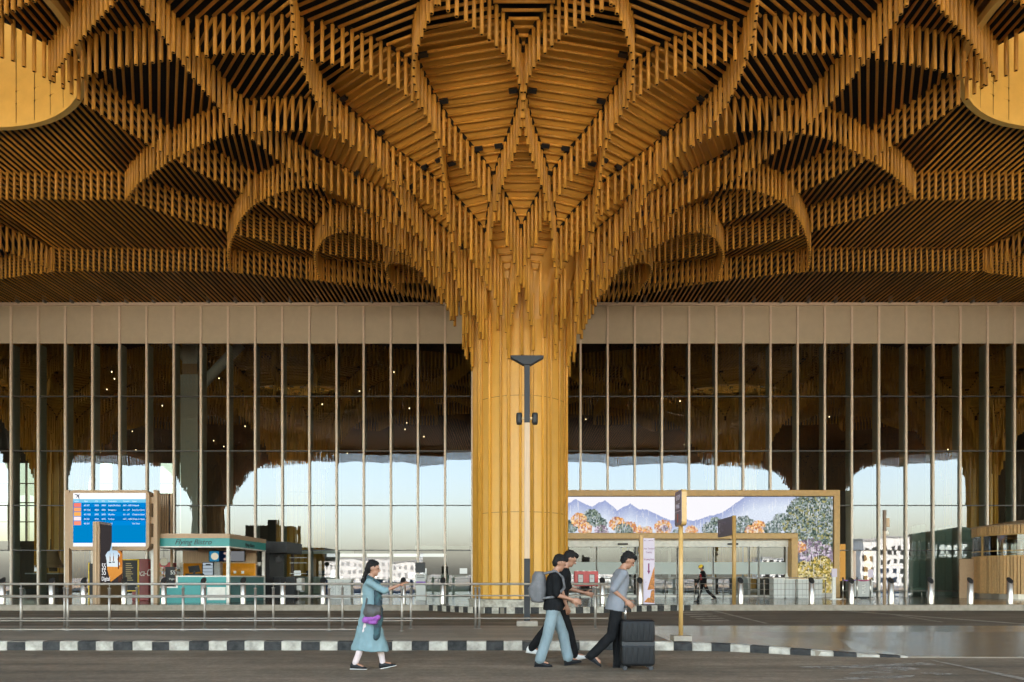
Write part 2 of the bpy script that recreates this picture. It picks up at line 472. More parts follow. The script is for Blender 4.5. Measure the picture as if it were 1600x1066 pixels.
main = make_column((XC, YC, 0), 'huge golden column flaring into a bamboo tube canopy, nearest one in the middle of the photo', 'bamboo columns of the terminal', (-60, FAC - YC - .08))
GRP = 'bamboo columns of the terminal'
dup(main, (XC - SP, YC, 0), 0, 'golden column canopy cut by the left edge of the photo, beyond the left skylight', GRP)
dup(main, (XC + SP, YC, 0), 0, 'golden column canopy cut by the right edge of the photo, beyond the right skylight', GRP)
ROW2 = -3.2
dup(main, (XC - SP, ROW2, 0), PI, 'golden column mirrored in the glass left of the kiosk gap', GRP)
dup(main, (XC + SP, ROW2, 0), PI, 'golden column mirrored in the glass right of the big screen', GRP)
# indoor columns behind the glass (turned so that the cut side faces the facade)
for xi, lb in ((-SP, 'dim bamboo column inside the hall behind the flight board'), (-SP / 2 + 1, 'dim bamboo column inside the hall behind the kiosk'),
               (SP / 2 - 1, 'dim bamboo column inside the hall above the big screen'), (SP, 'dim bamboo column inside the hall behind the slatted booth')):
    dup(main, (XC + xi, 62.5, 0), PI, lb, GRP)

# ------------------------------------------------------------------ canopy roof: deck, field slats, linking curtains
roof = thing('canopy_roof', (0, 0, 0), 'dark canopy ceiling of diagonal bamboo slats between the columns', 'canopy')
DR = 5.6; DY = YC - 9.2
drums = [(XC - SP / 2, DY), (XC + SP / 2, DY)]
FRONT = -8.0
def deck(name, z0, z1, m):
    mb = MB(); xs = [-100, drums[0][0] - 7, drums[0][0] + 7, drums[1][0] - 7, drums[1][0] + 7, 100]; ys = [FRONT, DY - 7, DY + 7, 98]
    for i in range(5):
        for j in range(3):
            if j == 1 and i in (1, 3):
                cx, cy = drums[0 if i == 1 else 1]; n = 48
                for k in range(n):
                    q = []
                    for kk in (k, k + 1):
                        a = 2 * PI * kk / n + PI / 4; c, s = math.cos(a), math.sin(a); mx = max(abs(c), abs(s))
                        q.append(((cx + DR * c, cy + DR * s), (cx + 7 * c / mx, cy + 7 * s / mx)))
                    for z, rev in ((z0, True), (z1, False)):
                        pts = [(*q[0][0], z), (*q[0][1], z), (*q[1][1], z), (*q[1][0], z)]
                        mb.poly(pts[::-1] if rev else pts)
            else:
                mb.quadbox((xs[i], ys[j], z0), (xs[i+1], ys[j+1], z1))
    return mb.build(name, m, roof)
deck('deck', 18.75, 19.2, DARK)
cols = [(XC + k * SP, YC) for k in (-1, 0, 1)]
cols_b = [(XC + k * SP, ROW2) for k in (-1, 1)]
def arc_y(dx): return YC + float(np.interp(abs(dx), [0, 2.6, 3.8, 4.52, 6], [-9.9, -9.1, -8.2, -7.1, -6]))
def in_star(x, y):
    for cx, cy in cols + cols_b:
        dx, dy = x - cx, y - cy; r = math.hypot(dx, dy)
        if r > 16.4: continue
        if cy == YC and beyond(dx, dy): continue
        a = math.atan2(dy, dx) / HALF
        dl = abs(((a + 1) % 2) - 1)
        if r < fR(6 - dl): return True
    for cx, cy in drums:
        if math.hypot(x - cx, y - cy) < DR + .12 and y > arc_y(x - cx) - .05: return True
    return False
mb = MB()
for cx, cy in drums:      # the ceiling runs on over the front half of each opening
    q = np.linspace(-DR + .01, DR - .01, 40)
    for a, b in zip(q[:-1], q[1:]):
        f = lambda x: max(cy - math.sqrt(DR * DR - x * x), 0)
        if arc_y(a) > f(a) and arc_y(b) > f(b):
            mb.poly([(cx + a, f(a), 18.7), (cx + a, arc_y(a), 18.7), (cx + b, arc_y(b), 18.7), (cx + b, f(b), 18.7)])
            mb.poly([(cx + a, arc_y(a), 18.15), (cx + b, arc_y(b), 18.15), (cx + b, arc_y(b), 18.7), (cx + a, arc_y(a), 18.7)])
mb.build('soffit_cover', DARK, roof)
mb = MB(); x = -60.0
while x < 60:
    y = FRONT + .3; st = None
    while y < FAC - .1:
        ins = in_star(x, y)
        if not ins and st is None: st = y
        if (ins or y + .12 >= FAC - .1) and st is not None:
            if y - st > .2: mb.tube((x, st, ZC + .02), (x, y - .03, ZC + .02), .048, 6)
            st = None
        y += .12
    x += .27
struct(mb.build('field_slats', BAM, roof), 'stuff')
def link(p0, p1):
    mb = MB(); p0 = Vector(p0); p1 = Vector(p1); n = int((p1 - p0).length / .285)
    for i in range(n + 1):
        p = p0.lerp(p1, i / n)
        L = 1.12 + random.uniform(-.014, .014)
        mb.hang(p.x, p.y, ZC - L, ZC + .12, .056, 9, tilt=(random.uniform(-.012, .012), random.uniform(-.012, .012)))
    mb.build('tube_curtain', [BAM, BAMH], roof)
for k in (-1, 0):
    cx = XC + k * SP
    link((cx + 16.4, YC, 0), (cx + SP - 16.4, YC, 0))
    a = 2 * HALF
    link((cx + 16.4 * math.cos(a), YC + 16.4 * math.sin(a), 0), (cx + SP - 16.4 * math.cos(a), YC + 16.4 * math.sin(a), 0))
def arc_link(P):
    mb = MB(); acc = 9
    for a, b in zip(P[:-1], P[1:]):
        n = 200
        for i in range(n):
            acc += math.dist(a, b) / n
            if acc >= .285:
                acc = 0; p = (a[0] + (b[0] - a[0]) * i / n, a[1] + (b[1] - a[1]) * i / n); L = 1.12 + random.uniform(-.014, .014)
                mb.hang(p[0], p[1], ZC - L, ZC + .12, .06, 9, tilt=(random.uniform(-.012, .012), random.uniform(-.012, .012)))
    mb.build('tube_curtain', [BAM, BAMH], roof)
for k in (-1, 0):
    cx = XC + k * SP
    arc_link([(cx + 14.78, YC - 7.1), (cx + 15.5, YC - 8.2), (cx + 16.7, YC - 9.1), (cx + 19.3, YC - 9.9), (cx + SP - 16.7, YC - 9.1), (cx + SP - 15.5, YC - 8.2), (cx + SP - 14.78, YC - 7.1)])
for k in (-1, 0, 1):
    for sg in (-1, 1):
        cx = XC + k * SP
        arc_link([(cx + sg * x, YC - y) for x, y in ((14.95, 7.35), (13.2, 8.9), (11.2, 10.5), (9.8, 12.8), (9.3, 15))])
        arc_link([(cx + sg * x, YC - y) for x, y in ((19.3, 9.0 + 3.1), (17.6, 11.2), (16.2, 10.1), (14.9, 9.9), (13.0, 10.7), (11.4, 12.6), (10.6, 15))])
# front edge: fascia and a scalloped curtain
MB().quadbox((-100, FRONT - .3, 18.0), (100, FRONT, 19.6)).build('fascia', GOLDF, roof)
mb = MB(); x = -60
while x < 60:
    u = (x - XC) / 6.4; L = 1.25 + .45 * (1 - abs(math.sin(u * PI / 2)) ** .7)
    mb.hang(x, FRONT + .25, ZC - L, ZC + .1, .06, 7); x += .16
mb.build('edge_curtain', [BAM, BAMH], roof)

# skylight drums
skyl = bpy.data.materials.new('skylight_sheet'); skyl.use_nodes = True
nt = skyl.node_tree; nt.nodes.remove(nt.nodes['Principled BSDF'])
tr = nt.nodes.new('ShaderNodeBsdfTranslucent'); tr.inputs[0].default_value = (.33, .31, .26, 1)
nt.links.new(tr.outputs[0], nt.nodes['Material Output'].inputs[0])
for (cx, cy), side in zip(drums, ('left', 'right')):
    t = thing('skylight_drum', (cx, cy, 0), 'glowing round gold skylight drum in the ceiling at the %s edge of the photo' % side, 'skylight', 'round skylights in the canopy')
    mb = MB(); n = 44
    for k in range(n):
        a0 = 2*PI*k/n + .003; a1 = 2*PI*(k+1)/n - .003
        p = [(DR*math.cos(a0), DR*math.sin(a0)), (DR*math.cos(a1), DR*math.sin(a1))]
        mb.poly([(*p[0], 18.0), (*p[0], 27), (*p[1], 27), (*p[1], 18.0)])
    mb.build('inner_wall', DRUMG, t)
    mb = MB(); mb.lathe([(DR + .06, 17.98), (DR + .06, 27.1)], n, smooth=False, caps=False); mb.build('outer_shell', TANP, t)
    mb = MB(); mb.lathe([(DR - .04, 18.0), (DR - .04, 17.88), (DR + .16, 17.88), (DR + .16, 18.12)], 64, smooth=False, caps=False); mb.build('rim', DRUMG, t)
    mb = MB(); mb.lathe([(DR + .05, 27.0), (DR + .05, 27.06)], 48); mb.build('skylight_glazing', skyl, t)

# ------------------------------------------------------------------ terminal building
T = thing('terminal_building', (0, FAC, 0), 'glass terminal front with tan mullions and a beige panel band', 'building')
T.location = (0, 0, 0)
PORT0, PORT1 = -1.0, 19.62
mx0 = PX(61, FAC); dm = 42.3 * FAC / F
mulls = [mx0 + dm * k for k in range(-9, 45)]
for i, x in enumerate(mulls):
    zb = 6.7 if PORT0 - .2 < x < PORT1 + .1 else .24
    MB().quadbox((x - .058, FAC - .13, zb), (x + .058, FAC - .01, 18.1)).build('mullion', MULL, T)
    mbf = MB().quadbox((x - .04, FAC + .03, zb), (x + .04, FAC + .68, 15.7))
    mbf.build('glass_fin', FIN, T)
    if i < len(mulls) - 1:
        x1 = mulls[i + 1]; mid = (x + x1) / 2
        zp = 6.7 if (x1 > PORT0 and x < PORT1 + .1) else .24
        MB().quadbox((x + .06, FAC - .03, 15.73), (x1 - .06, FAC + .05, 18.0)).build('cladding_panel', BEIGE, T)
        z = [zp] + [q for q in (3.09, 5.83, 9.16, 12.5) if q > zp] + [15.70]
        g = MB()
        for a, b in zip(z[:-1], z[1:]):
            rx = random.uniform(-.0035, .0035); rz = random.uniform(-.0035, .0035)
            M = Matrix.Translation((mid, FAC, (a + b) / 2)) @ Matrix.Rotation(rx, 4, 'X') @ Matrix.Rotation(rz, 4, 'Z')
            w = (x1 - x) / 2 - .06; h = (b - a) / 2 - .03
            b0 = [M @ Vector(p) for p in ((-w, 0, -h), (w, 0, -h), (w, 0, h), (-w, 0, h))]
            g.poly(b0)
        g.build('glass_pane', GLASS, T)
xa, xb = mulls[0], mulls[-1]
for z in (3.09, 5.83, 9.16, 12.5):
    mb = MB()
    if z > 6.7: mb.quadbox((xa, FAC - .05, z - .03), (xb, FAC + .12, z + .03))
    else:
        mb.quadbox((xa, FAC - .05, z - .03), (PORT0, FAC + .12, z + .03)); mb.quadbox((PORT1, FAC - .05, z - .03), (xb, FAC + .12, z + .03))
    mb.build('transom', TRANS, T)
mb = MB().quadbox((xa, FAC - .22, 18.0), (xb, FAC + .3, 18.17)); mb.build('top_beam', MULL, T)
mb = MB()
for x in mulls[:-1]:
    mb.quadbox((x + .5, FAC - .5, 18.1), (x + .62, FAC - .2, 18.5))
struct(mb.build('roof_brackets', GREY, T), 'stuff')
# hall behind the glass
BACK = 96.0
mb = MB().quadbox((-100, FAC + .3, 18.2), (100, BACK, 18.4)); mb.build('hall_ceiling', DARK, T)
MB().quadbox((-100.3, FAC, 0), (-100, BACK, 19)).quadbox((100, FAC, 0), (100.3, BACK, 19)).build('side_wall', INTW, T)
mb = MB()   # back wall with tall daylit openings
op = [(-68, -61), (-59, -52), (-46, -41)]
xs = [-100] + [q for o in op for q in o] + [100]
mb.quadbox((-100, BACK, 16.5), (100, BACK + .4, 19)); mb.quadbox((-100, BACK, 0), (100, BACK + .4, 6.3))
for a, b in zip(xs[0::2], xs[1::2]): mb.quadbox((a, BACK, 6.3), (b, BACK + .4, 16.5))
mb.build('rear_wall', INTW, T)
mb = MB()
for a, b in op:
    n = max(2, int((b - a) / 2.2))
    for k in range(n + 1): mb.quadbox((a + (b-a)*k/n - .1, BACK - .1, 6.3), (a + (b-a)*k/n + .1, BACK + .1, 16.5))
    for z in (8.8, 11.3, 13.8): mb.quadbox((a, BACK - .08, z - .06), (b, BACK + .08, z + .06))
struct(mb.build('rear_window_bars', KTAN, T), 'stuff')
for a, b in op: MB().poly([(a, BACK + .2, 6.3), (b, BACK + .2, 6.3), (b, BACK + .2, 16.5), (a, BACK + .2, 16.5)]).build('rear_glazing', REARG, T)
# white steel post behind the glass
cxs = PX(298.5, 49.5)
mb = MB().quadbox((cxs - .58, 49.2, .24), (cxs + .58, 50.2, 15.0)); mb.quadbox((cxs - .5, 49.3, 15.0), (cxs + .5, 50.1, 17.4))
mb.tube((cxs + .4, 49.7, 14.2), (cxs + 3.3, 49.7, 17.2), .34, 12); mb.tube((cxs - .4, 49.7, 16.2), (cxs - 1.4, 49.7, 17.3), .3, 12)
tag(mb.build('steel_post', LIGHTW), 'pale steel post with slanted arms standing behind the glass above the kiosk', 'post')
o = MB().quadbox((cxs - .51, 49.26, 15.05), (cxs + .51, 49.29, 15.75)).build('brown_collar', TANP, C.objects['steel_post'])
# hall lamps: small points of light in the ceiling of the hall
lm = MB().lathe([(.025, -.03), (.035, 0), (.035, .05)], 8).mesh('hall_lamp', LAMP)
rl = random.Random(11)
for k in range(64):
    o = bpy.data.objects.new('hall_lamp', lm); C.objects.link(o)
    px = rl.choice([rl.uniform(60, 520), rl.uniform(60, 520), rl.uniform(520, 730), rl.uniform(900, 1560)])
    d = rl.uniform(50, 80); py = rl.uniform(560, 715)
    o.location = (PX(px, d), d, PZ(py, d))
    tag(o, 'tiny warm lamp glowing in the dark hall behind the glass', 'lamp', 'tiny lamps in the hall')

# ------------------------------------------------------------------ ground, roads, kerbs
struct(MB().quadbox((-1500, -1500, -1.0), (1500, 1500, -.012)).build('ground', EARTH))
struct(MB().quadbox((-120, -60, -.4), (120, 40, 0.0)).build('road', ASPH))
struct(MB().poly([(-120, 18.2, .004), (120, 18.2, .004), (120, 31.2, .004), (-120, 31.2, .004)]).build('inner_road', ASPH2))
# island: concrete to the left, polished granite to the right, ramping down to the road
front = [(-60, 13.75, .165), (2.2, 13.75, .165), (3.05, 13.72, .152), (3.75, 13.6, .14), (4.23, 13.4, .13), (4.75, 13.05, .11), (5.27, 12.75, .09), (5.92, 12.55, .055), (6.7, 12.45, .02), (12, 12.3, .008), (60, 12.2, .008)]
def isl(name, x0, x1, m):
    mb = MB(); REAR = 18.4
    xs = sorted(set([x0, x1] + [p[0] for p in front if x0 < p[0] < x1]))
    fx = [p[0] for p in front]
    def col(x):
        y = np.interp(x, fx, [p[1] for p in front]); z = np.interp(x, fx, [p[2] for p in front])
        return [(x, y, z), (x, 15.2, max(z, .165) if z > .1 else .12), (x, 16.2, .165), (x, REAR, .165), (x, REAR + .02, -.05)]
    cs = [col(x) for x in xs]
    for a, b in zip(cs[:-1], cs[1:]):
        for i in range(4): mb.poly([a[i], b[i], b[i+1], a[i+1]])
    for i in range(len(xs) - 1):
        a, b = cs[i][0], cs[i+1][0]
        mb.poly([(a[0], a[1] + .004, -.05), (b[0], b[1] + .004, -.05), b, a])
    return struct(mb.build(name, m))
isl('island', -60, 3.0, PAVE)
isl('granite_crossing', 3.0, 60, TILE)
def kerb(name, path, bl, mats, rnd, w=.15):
    """painted kerb stones along a path of (x, y, ztop); front face towards -y"""
    P = [Vector((x, y, z)) for x, y, z in path]
    mb = MB(); i = 0; k = 0; L = [0]
    for a, b in zip(P[:-1], P[1:]): L.append(L[-1] + (b.xy - a.xy).length)
    def at(s):
        for j in range(len(P) - 1):
            if s <= L[j+1] or j == len(P) - 2:
                f = (s - L[j]) / max(1e-6, L[j+1] - L[j]); return P[j].lerp(P[j+1], f), (P[j+1].xy - P[j].xy).normalized()
    s = 0.0
    while s < L[-1] - .02:
        e = min(s + bl * rnd.uniform(.93, 1.08), L[-1])
        a, ta = at(s + .004); b, tb = at(e - .004)
        na = Vector((-ta.y, ta.x, 0)); nb = Vector((-tb.y, tb.x, 0))
        off = rnd.uniform(-.006, .006); zo = rnd.uniform(-.004, .004)
        fo = Vector((ta.y, -ta.x, 0)) * (.012 + off)
        q0 = a + fo; q1 = b + fo
        top = .006 + zo; ch = .02
        v = [(q0.x, q0.y, -.05), (q1.x, q1.y, -.05), (q1.x, q1.y, b.z + top - ch), (q0.x, q0.y, a.z + top - ch)]
        r0 = a + na * ch + fo; r1 = b + nb * ch + fo; t0 = a + na * w; t1 = b + nb * w
        mi = k % 2
        mb.poly(v, mi)
        mb.poly([v[3], v[2], (r1.x, r1.y, b.z + top), (r0.x, r0.y, a.z + top)], mi)
        mb.poly([(r0.x, r0.y, a.z + top), (r1.x, r1.y, b.z + top), (t1.x, t1.y, b.z + top), (t0.x, t0.y, a.z + top)], mi)
        mb.poly([(q0.x, q0.y, -.05), v[3], (r0.x, r0.y, a.z + top), (t0.x, t0.y, a.z + top), (t0.x, t0.y, -.05)], mi)
        mb.poly([(q1.x, q1.y, -.05), (t1.x, t1.y, -.05), (t1.x, t1.y, b.z + top), (r1.x, r1.y, b.z + top), v[2]], mi)
        s = e; k += 1
    return struct(mb.build(name, mats))
rk = random.Random(5)
kerb('island_kerb', [(-14.35, 13.75, .165)] + front[1:9], .345, [KBLACK, KWHITE], rk)
# forecourt platform with the bump round the column
bump = [(-3.5, 31.0), (-2.7, 30.1), (-1.9, 29.1), (-1.2, 28.45), (-.4, 28.2), (1.2, 28.2), (2.3, 28.4), (3.9, 29.0), (5.9, 30.5), (7.6, 31.0)]
outline = [(-120, 31.0)] + bump + [(120, 31.0), (120, BACK), (-120, BACK)]
struct(MB().prism(outline, -.2, .24).build('forecourt', TILE2))
kerb('column_kerb', [(x, y, .24) for x, y in bump], .30, [KBLACK, KWHITE], rk)
kerb('forecourt_kerb', [(-60, 31, .24), (-3.5, 31, .24)], 1.0, [KTAN, KTAN], rk)
kerb('forecourt_kerb', [(7.6, 31, .24), (60, 31, .24)], 1.0, [KTAN, KTAN], rk)

# worn road paint
def worn(name, c, thr, scale=3.0):
    m, nt, b = new_mat(name)
    b.inputs['Base Color'].default_value = (*c, 1); b.inputs['Roughness'].default_value = .7
    tc = nt.nodes.new('ShaderNodeTexCoord'); nz = nt.nodes.new('ShaderNodeTexNoise'); nz.inputs['Scale'].default_value = scale
    nz.inputs['Detail'].default_value = 10; nz.inputs['Roughness'].default_value = .75
    rp = nt.nodes.new('ShaderNodeValToRGB'); rp.color_ramp.elements[0].position = thr - .04; rp.color_ramp.elements[1].position = thr + .1
    tp = nt.nodes.new('ShaderNodeBsdfTransparent'); mx = nt.nodes.new('ShaderNodeMixShader')
    mp = nt.nodes.new('ShaderNodeMapping'); mp.inputs['Scale'].default_value = (1, 2.5, 1)
    nt.links.new(tc.outputs['Object'], mp.inputs[0]); nt.links.new(mp.outputs[0], nz.inputs['Vector'])
    nt.links.new(nz.outputs[0], rp.inputs[0]); nt.links.new(rp.outputs[0], mx.inputs[0])
    nt.links.new(tp.outputs[0], mx.inputs[1]); nt.links.new(b.outputs[0], mx.inputs[2])
    nt.links.new(mx.outputs[0], nt.nodes['Material Output'].inputs[0])
    return m
WORN = worn('worn_paint', (0.36, 0.33, 0.28), .48)
WORN2 = worn('worn_line', (0.30, 0.27, 0.22), .38)
def gp(px, py): d = H * F / (py - 905); return (PX(px, d), d)
def mark(name, polys, m, z=.008):
    mb = MB()
    for pl in polys: mb.poly([(*gp(*p), z) for p in pl])
    return struct(mb.build(name, m))
mark('road_arrow', [[(1238, 1043), (1300, 1046), (1475, 1040), (1440, 1036)], [(1318, 1054), (1400, 1040), (1440, 1046), (1380, 1053)],
                    [(1430, 1053), (1470, 1056), (1500, 1055), (1450, 1050)], [(1285, 1064), (1420, 1060), (1430, 1056), (1330, 1058)]], WORN)
mark('road_line', [[(1452, 1031), (1610, 1062), (1610, 1066), (1465, 1035)]], WORN2)
mark('road_line', [[(1108, 954), (1195, 975), (1202, 975), (1116, 954)], [(1385, 960), (1470, 973), (1477, 973), (1392, 960)], [(1300, 953), (1600, 975), (1600, 976.5), (1297, 954)]], WORN2, .012)
mark('zebra_crossing', [[(1066 + k * 9 - 8, 957 + k * 3.3), (1100 + k * 9, 956 + k * 3.3), (1106 + k * 9, 957.3 + k * 3.3), (1072 + k * 9 - 8, 958.4 + k * 3.3)] for k in range(5)], WORN2, .012)

# ------------------------------------------------------------------ entrance portal with the big screen
def image_portal():
    """a rainy valley: white sky, blue ridges, autumn trees; one strip over the doors and one leg at the right"""
    rnd = np.random.default_rng(4)
    S = 0.036
    x0, x1, z0, z1 = 0.0, 19.25, .5, 6.30
    w, h = int((x1 - x0) / S), int((z1 - z0) / S)
    img = np.zeros((h, w, 3)); img[:] = srgb((252, 250, 255))
    def col(px): return (PX(px, 43.9) - x0) / S
    def row(py): return (PZ(py, 43.9) - z0) / S
    rx = [880, 888, 900, 925, 945, 965, 985, 1000, 1010, 1030, 1050, 1065, 1085, 1110, 1125, 1140, 1160, 1175, 1200, 1230, 1310]
    ry = [790, 786, 780, 792, 781, 797, 787, 797, 795, 806, 813, 810, 814, 806, 803, 795, 780, 770, 766, 764, 764]
    xs = np.arange(w); ridge = np.interp(xs, [col(a) for a in rx], [row(b) for b in ry])
    ridge += np.interp(xs, np.arange(0, w + 6, 6), rnd.normal(0, .7, len(np.arange(0, w + 6, 6))))
    zz = np.arange(h)[:, None]
    f = np.clip((ridge[None] - zz) / 30.0, 0, 1)[..., None]
    mcol = srgb((160, 172, 215)) * (1 - f) + srgb((226, 235, 250)) * f
    img = np.where((zz < ridge[None])[..., None], mcol * rnd.uniform(.92, 1.06, (h, w, 1)), img)
    low = row(840)
    leg = (zz < low) & np.ones((1, w), bool)
    img = np.where(leg[..., None], srgb((120, 128, 140)) * rnd.uniform(.6, 1.3, (h, w, 1)), img)
    def splat(cx, cy, rad, cols, n, sz):
        for _ in range(int(n * 1.9)):
            a = rnd.uniform(0, 2 * PI); r = rad * math.sqrt(rnd.uniform(0, 1))
            x = cx + r * math.cos(a) * 1.15; y = cy + r * math.sin(a)
            q = rnd.uniform(.4, sz * .75); c = srgb(cols[rnd.integers(len(cols))]) * rnd.uniform(.7, 1.2)
            xa, xb, ya, yb = int(max(x - q, 0)), int(min(x + q + 1, w)), int(max(y - q, 0)), int(min(y + q + 1, h))
            if xb > xa and yb > ya: img[ya:yb, xa:xb] = img[ya:yb, xa:xb] * .25 + c * .75
    G = [(92, 110, 105), (130, 145, 125), (150, 165, 160), (70, 85, 80), (190, 200, 205)]
    O = [(240, 170, 95), (250, 195, 120), (215, 135, 85), (255, 225, 175), (185, 125, 110), (225, 215, 215)]
    Vv = [(140, 122, 150), (190, 172, 190), (112, 96, 105), (225, 212, 225), (120, 130, 115)]
    Y = [(215, 185, 95), (180, 160, 75), (245, 232, 170), (130, 125, 70), (85, 80, 50), (225, 205, 150)]
    for cx, cy, r, cl, n in ((893, 822, 9, G, 160), (925, 808, 12, G, 260), (938, 818, 9, G, 140), (905, 812, 10, O, 220), (915, 826, 9, O, 120),
                             (940, 830, 9, Vv, 120), (965, 818, 10, O, 190), (985, 824, 9, O, 150), (975, 830, 12, G, 120), (1000, 830, 8, O, 60), (1012, 830, 7, O, 80),
                             (1037, 824, 11, O, 260), (1040, 826, 4, Vv, 30), (1060, 832, 6, G, 50), (1082, 830, 8, O, 100), (1110, 826, 10, G, 110), (1120, 815, 7, G, 60),
                             (1165, 820, 14, G, 200), (1150, 830, 9, G, 90), (1188, 823, 9, O, 200), (1175, 829, 8, O, 110), (1210, 826, 12, G, 160), (1222, 812, 10, G, 120)):
        splat(col(cx), row(cy), r * 1.07, cl, n, 1.9)
    for cx, cy, r, n in ((1262, 800, 26, 700), (1280, 785, 20, 500), (1285, 815, 24, 600), (1245, 818, 18, 320), (1268, 840, 20, 320), (1290, 845, 16, 260)):
        splat(col(cx), row(cy), r * 1.07, G + [(60, 75, 55), (175, 170, 110)], n, 2.0)
    for cx, cy, r, cl, n in ((1270, 860, 18, Vv, 300), (1290, 868, 16, Vv, 260), (1252, 855, 8, O, 120), (1258, 888, 10, Y, 260), (1285, 885, 16, Y, 300),
                             (1270, 903, 22, Y, 420), (1290, 915, 18, Y, 320), (1255, 920, 16, O, 260), (1275, 925, 20, Y, 260)):
        splat(col(cx), row(cy), r * 1.07, cl, n, 2.2)
    for _ in range(520):     # falling rain
        x = int(rnd.uniform(0, w)); y = int(rnd.uniform(0, h - 14)); L = int(rnd.uniform(3, 16))
        img[y:y + L, x] = img[y:y + L, x] * .55 + .45
    for _ in range(1500):
        x = int(rnd.uniform(0, w)); y = int(rnd.uniform(0, h)); img[y, x] = img[y, x] * .4 + .6
    return img, S, x0, z0
t = thing('entrance_portal', (0, 0, 0), 'gold framed entrance portal with a giant landscape screen over the doors', 'entrance')
PY = 44.0
mb = MB()
z_in0, z_in1 = 3.74, 4.08
mb.quadbox((PORT0, PY, 6.30), (PORT1, FAC + .1, 6.66)); mb.quadbox((19.27, PY, .24), (PORT1, FAC + .1, 6.30)); mb.quadbox((PORT0, PY, .24), (PORT0 + .3, FAC + .1, 6.3))
mb.build('outer_frame', GOLDF, t, bevel=.02)
mb = MB(); mb.quadbox((PORT0 + .3, PY, z_in0), (17.1, FAC + .1, z_in1)); mb.quadbox((16.72, PY, .24), (17.1, FAC + .1, z_in0)); mb.build('inner_frame', GOLDF, t, bevel=.02)
img, S, ix, iz = image_portal()
SCR = emis_attr('screen_picture', 1.0)
r0 = int((z_in1 + .02 - iz) / S); r1 = int((6.28 - iz) / S)
MB().quadbox((PORT0 + .3, PY + .14, 4.08), (19.27, PY + .5, 6.3)).quadbox((17.1, PY + .14, .24), (19.27, PY + .5, 4.08)).build('screen_case', BLACK, t)
grid_picture('screen', img[r0:r1], (ix, PY + .12, iz + r0 * S), (img.shape[1] * S, 0, 0), (0, 0, (r1 - r0) * S), SCR, t)
c0 = int((17.12 - ix) / S)
grid_picture('screen', img[:r0, c0:], (ix + c0 * S, PY + .12, iz), ((img.shape[1] - c0) * S, 0, 0), (0, 0, r0 * S), SCR, t)
box('screen_base', (17.1, PY + .05, .24), (19.27, PY + .2, .5), WHITEP, t)
box('door_header', (PORT0 + .3, PY + .55, 3.28), (16.72, PY + .75, 3.74), WHITEP, t)
xd = [PX(p, 44.7) for p in (800, 845, 888, 932, 995, 1058, 1114, 1170, 1185, 1229)]
for a, b in zip(xd[:-1], xd[1:]):
    d = MB().quadbox((a + .06, 44.66, .26), (b - .06, 44.67, 3.26)).build('door', CLEAR, t)
    MB().quadbox((a + .06, 44.64, 1.62), (b - .06, 44.655, 2.36)).build('frosted_band', FROST, d)
    m2 = MB(); m2.quadbox((a - .03, 44.6, .24), (a + .05, 44.74, 3.28)); m2.quadbox((b - .05, 44.6, .24), (b + .03, 44.74, 3.28)); m2.quadbox((a, 44.62, .24), (b, 44.72, .36))
    m2.build('door_frame', WHITEP, d)
for p in (973, 1145): box('door_sensor', (PX(p, 44.5) - .3, 44.4, 3.40), (PX(p, 44.5) + .3, 44.55, 3.50), BLACK, t)
# vestibule behind the doors
v = thing('vestibule', (0, 0, 0), 'pale vestibule with glass partitions behind the entrance doors', 'lobby')
mb = MB(); mb.quadbox((-1, 52.5, .24), (17, 52.8, 1.5)); mb.quadbox((-1, 52.5, 3.9), (17, 52.8, 4.4)); mb.build('back_partition', LIGHTW, v)
mb = MB(); mb.quadbox((-1, 46, 4.2), (17, 53, 4.3)); mb.build('ceiling', LIGHTW, v)
for k in range(9): box('partition_post', (-.8 + 2.15 * k, 52.4, 1.5), (-.7 + 2.15 * k, 52.5, 3.9), GREY, v)
mb = MB().quadbox((3.2, 50, .24), (3.4, 52, 3.4)).quadbox((10.6, 50, .24), (10.8, 52, 3.4)); mb.build('side_partition', LIGHTW, v)
for k, x in enumerate((2.0, 4.6, 8.6, 12.2, 14.4)): box('dark_cabinet', (x, 51.2, .24), (x + 1.0, 51.9, 2.5 + .3 * (k % 2)), CHAR, v)
sg = thing('hanging_sign', (PX(990, 47), 47, 3.1), 'dark overhead direction sign with yellow and white pictograms seen through the doors', 'sign')
box('panel', (-.9, -.05, -.45), (.9, .05, .35), CHAR, sg)
for k, (c, a) in enumerate(((YELLOW, -.75), (LIGHTW, -.25), (YELLOW, .25))):
    box('pictogram', (a, -.07, -.05), (a + .3, -.055, .25), c, sg); box('caption', (a, -.07, -.3), (a + .4, -.055, -.2), LIGHTW, sg)
text('arrow', '<', .4, (-.85, -.08, -.42), YELLOW, sg)

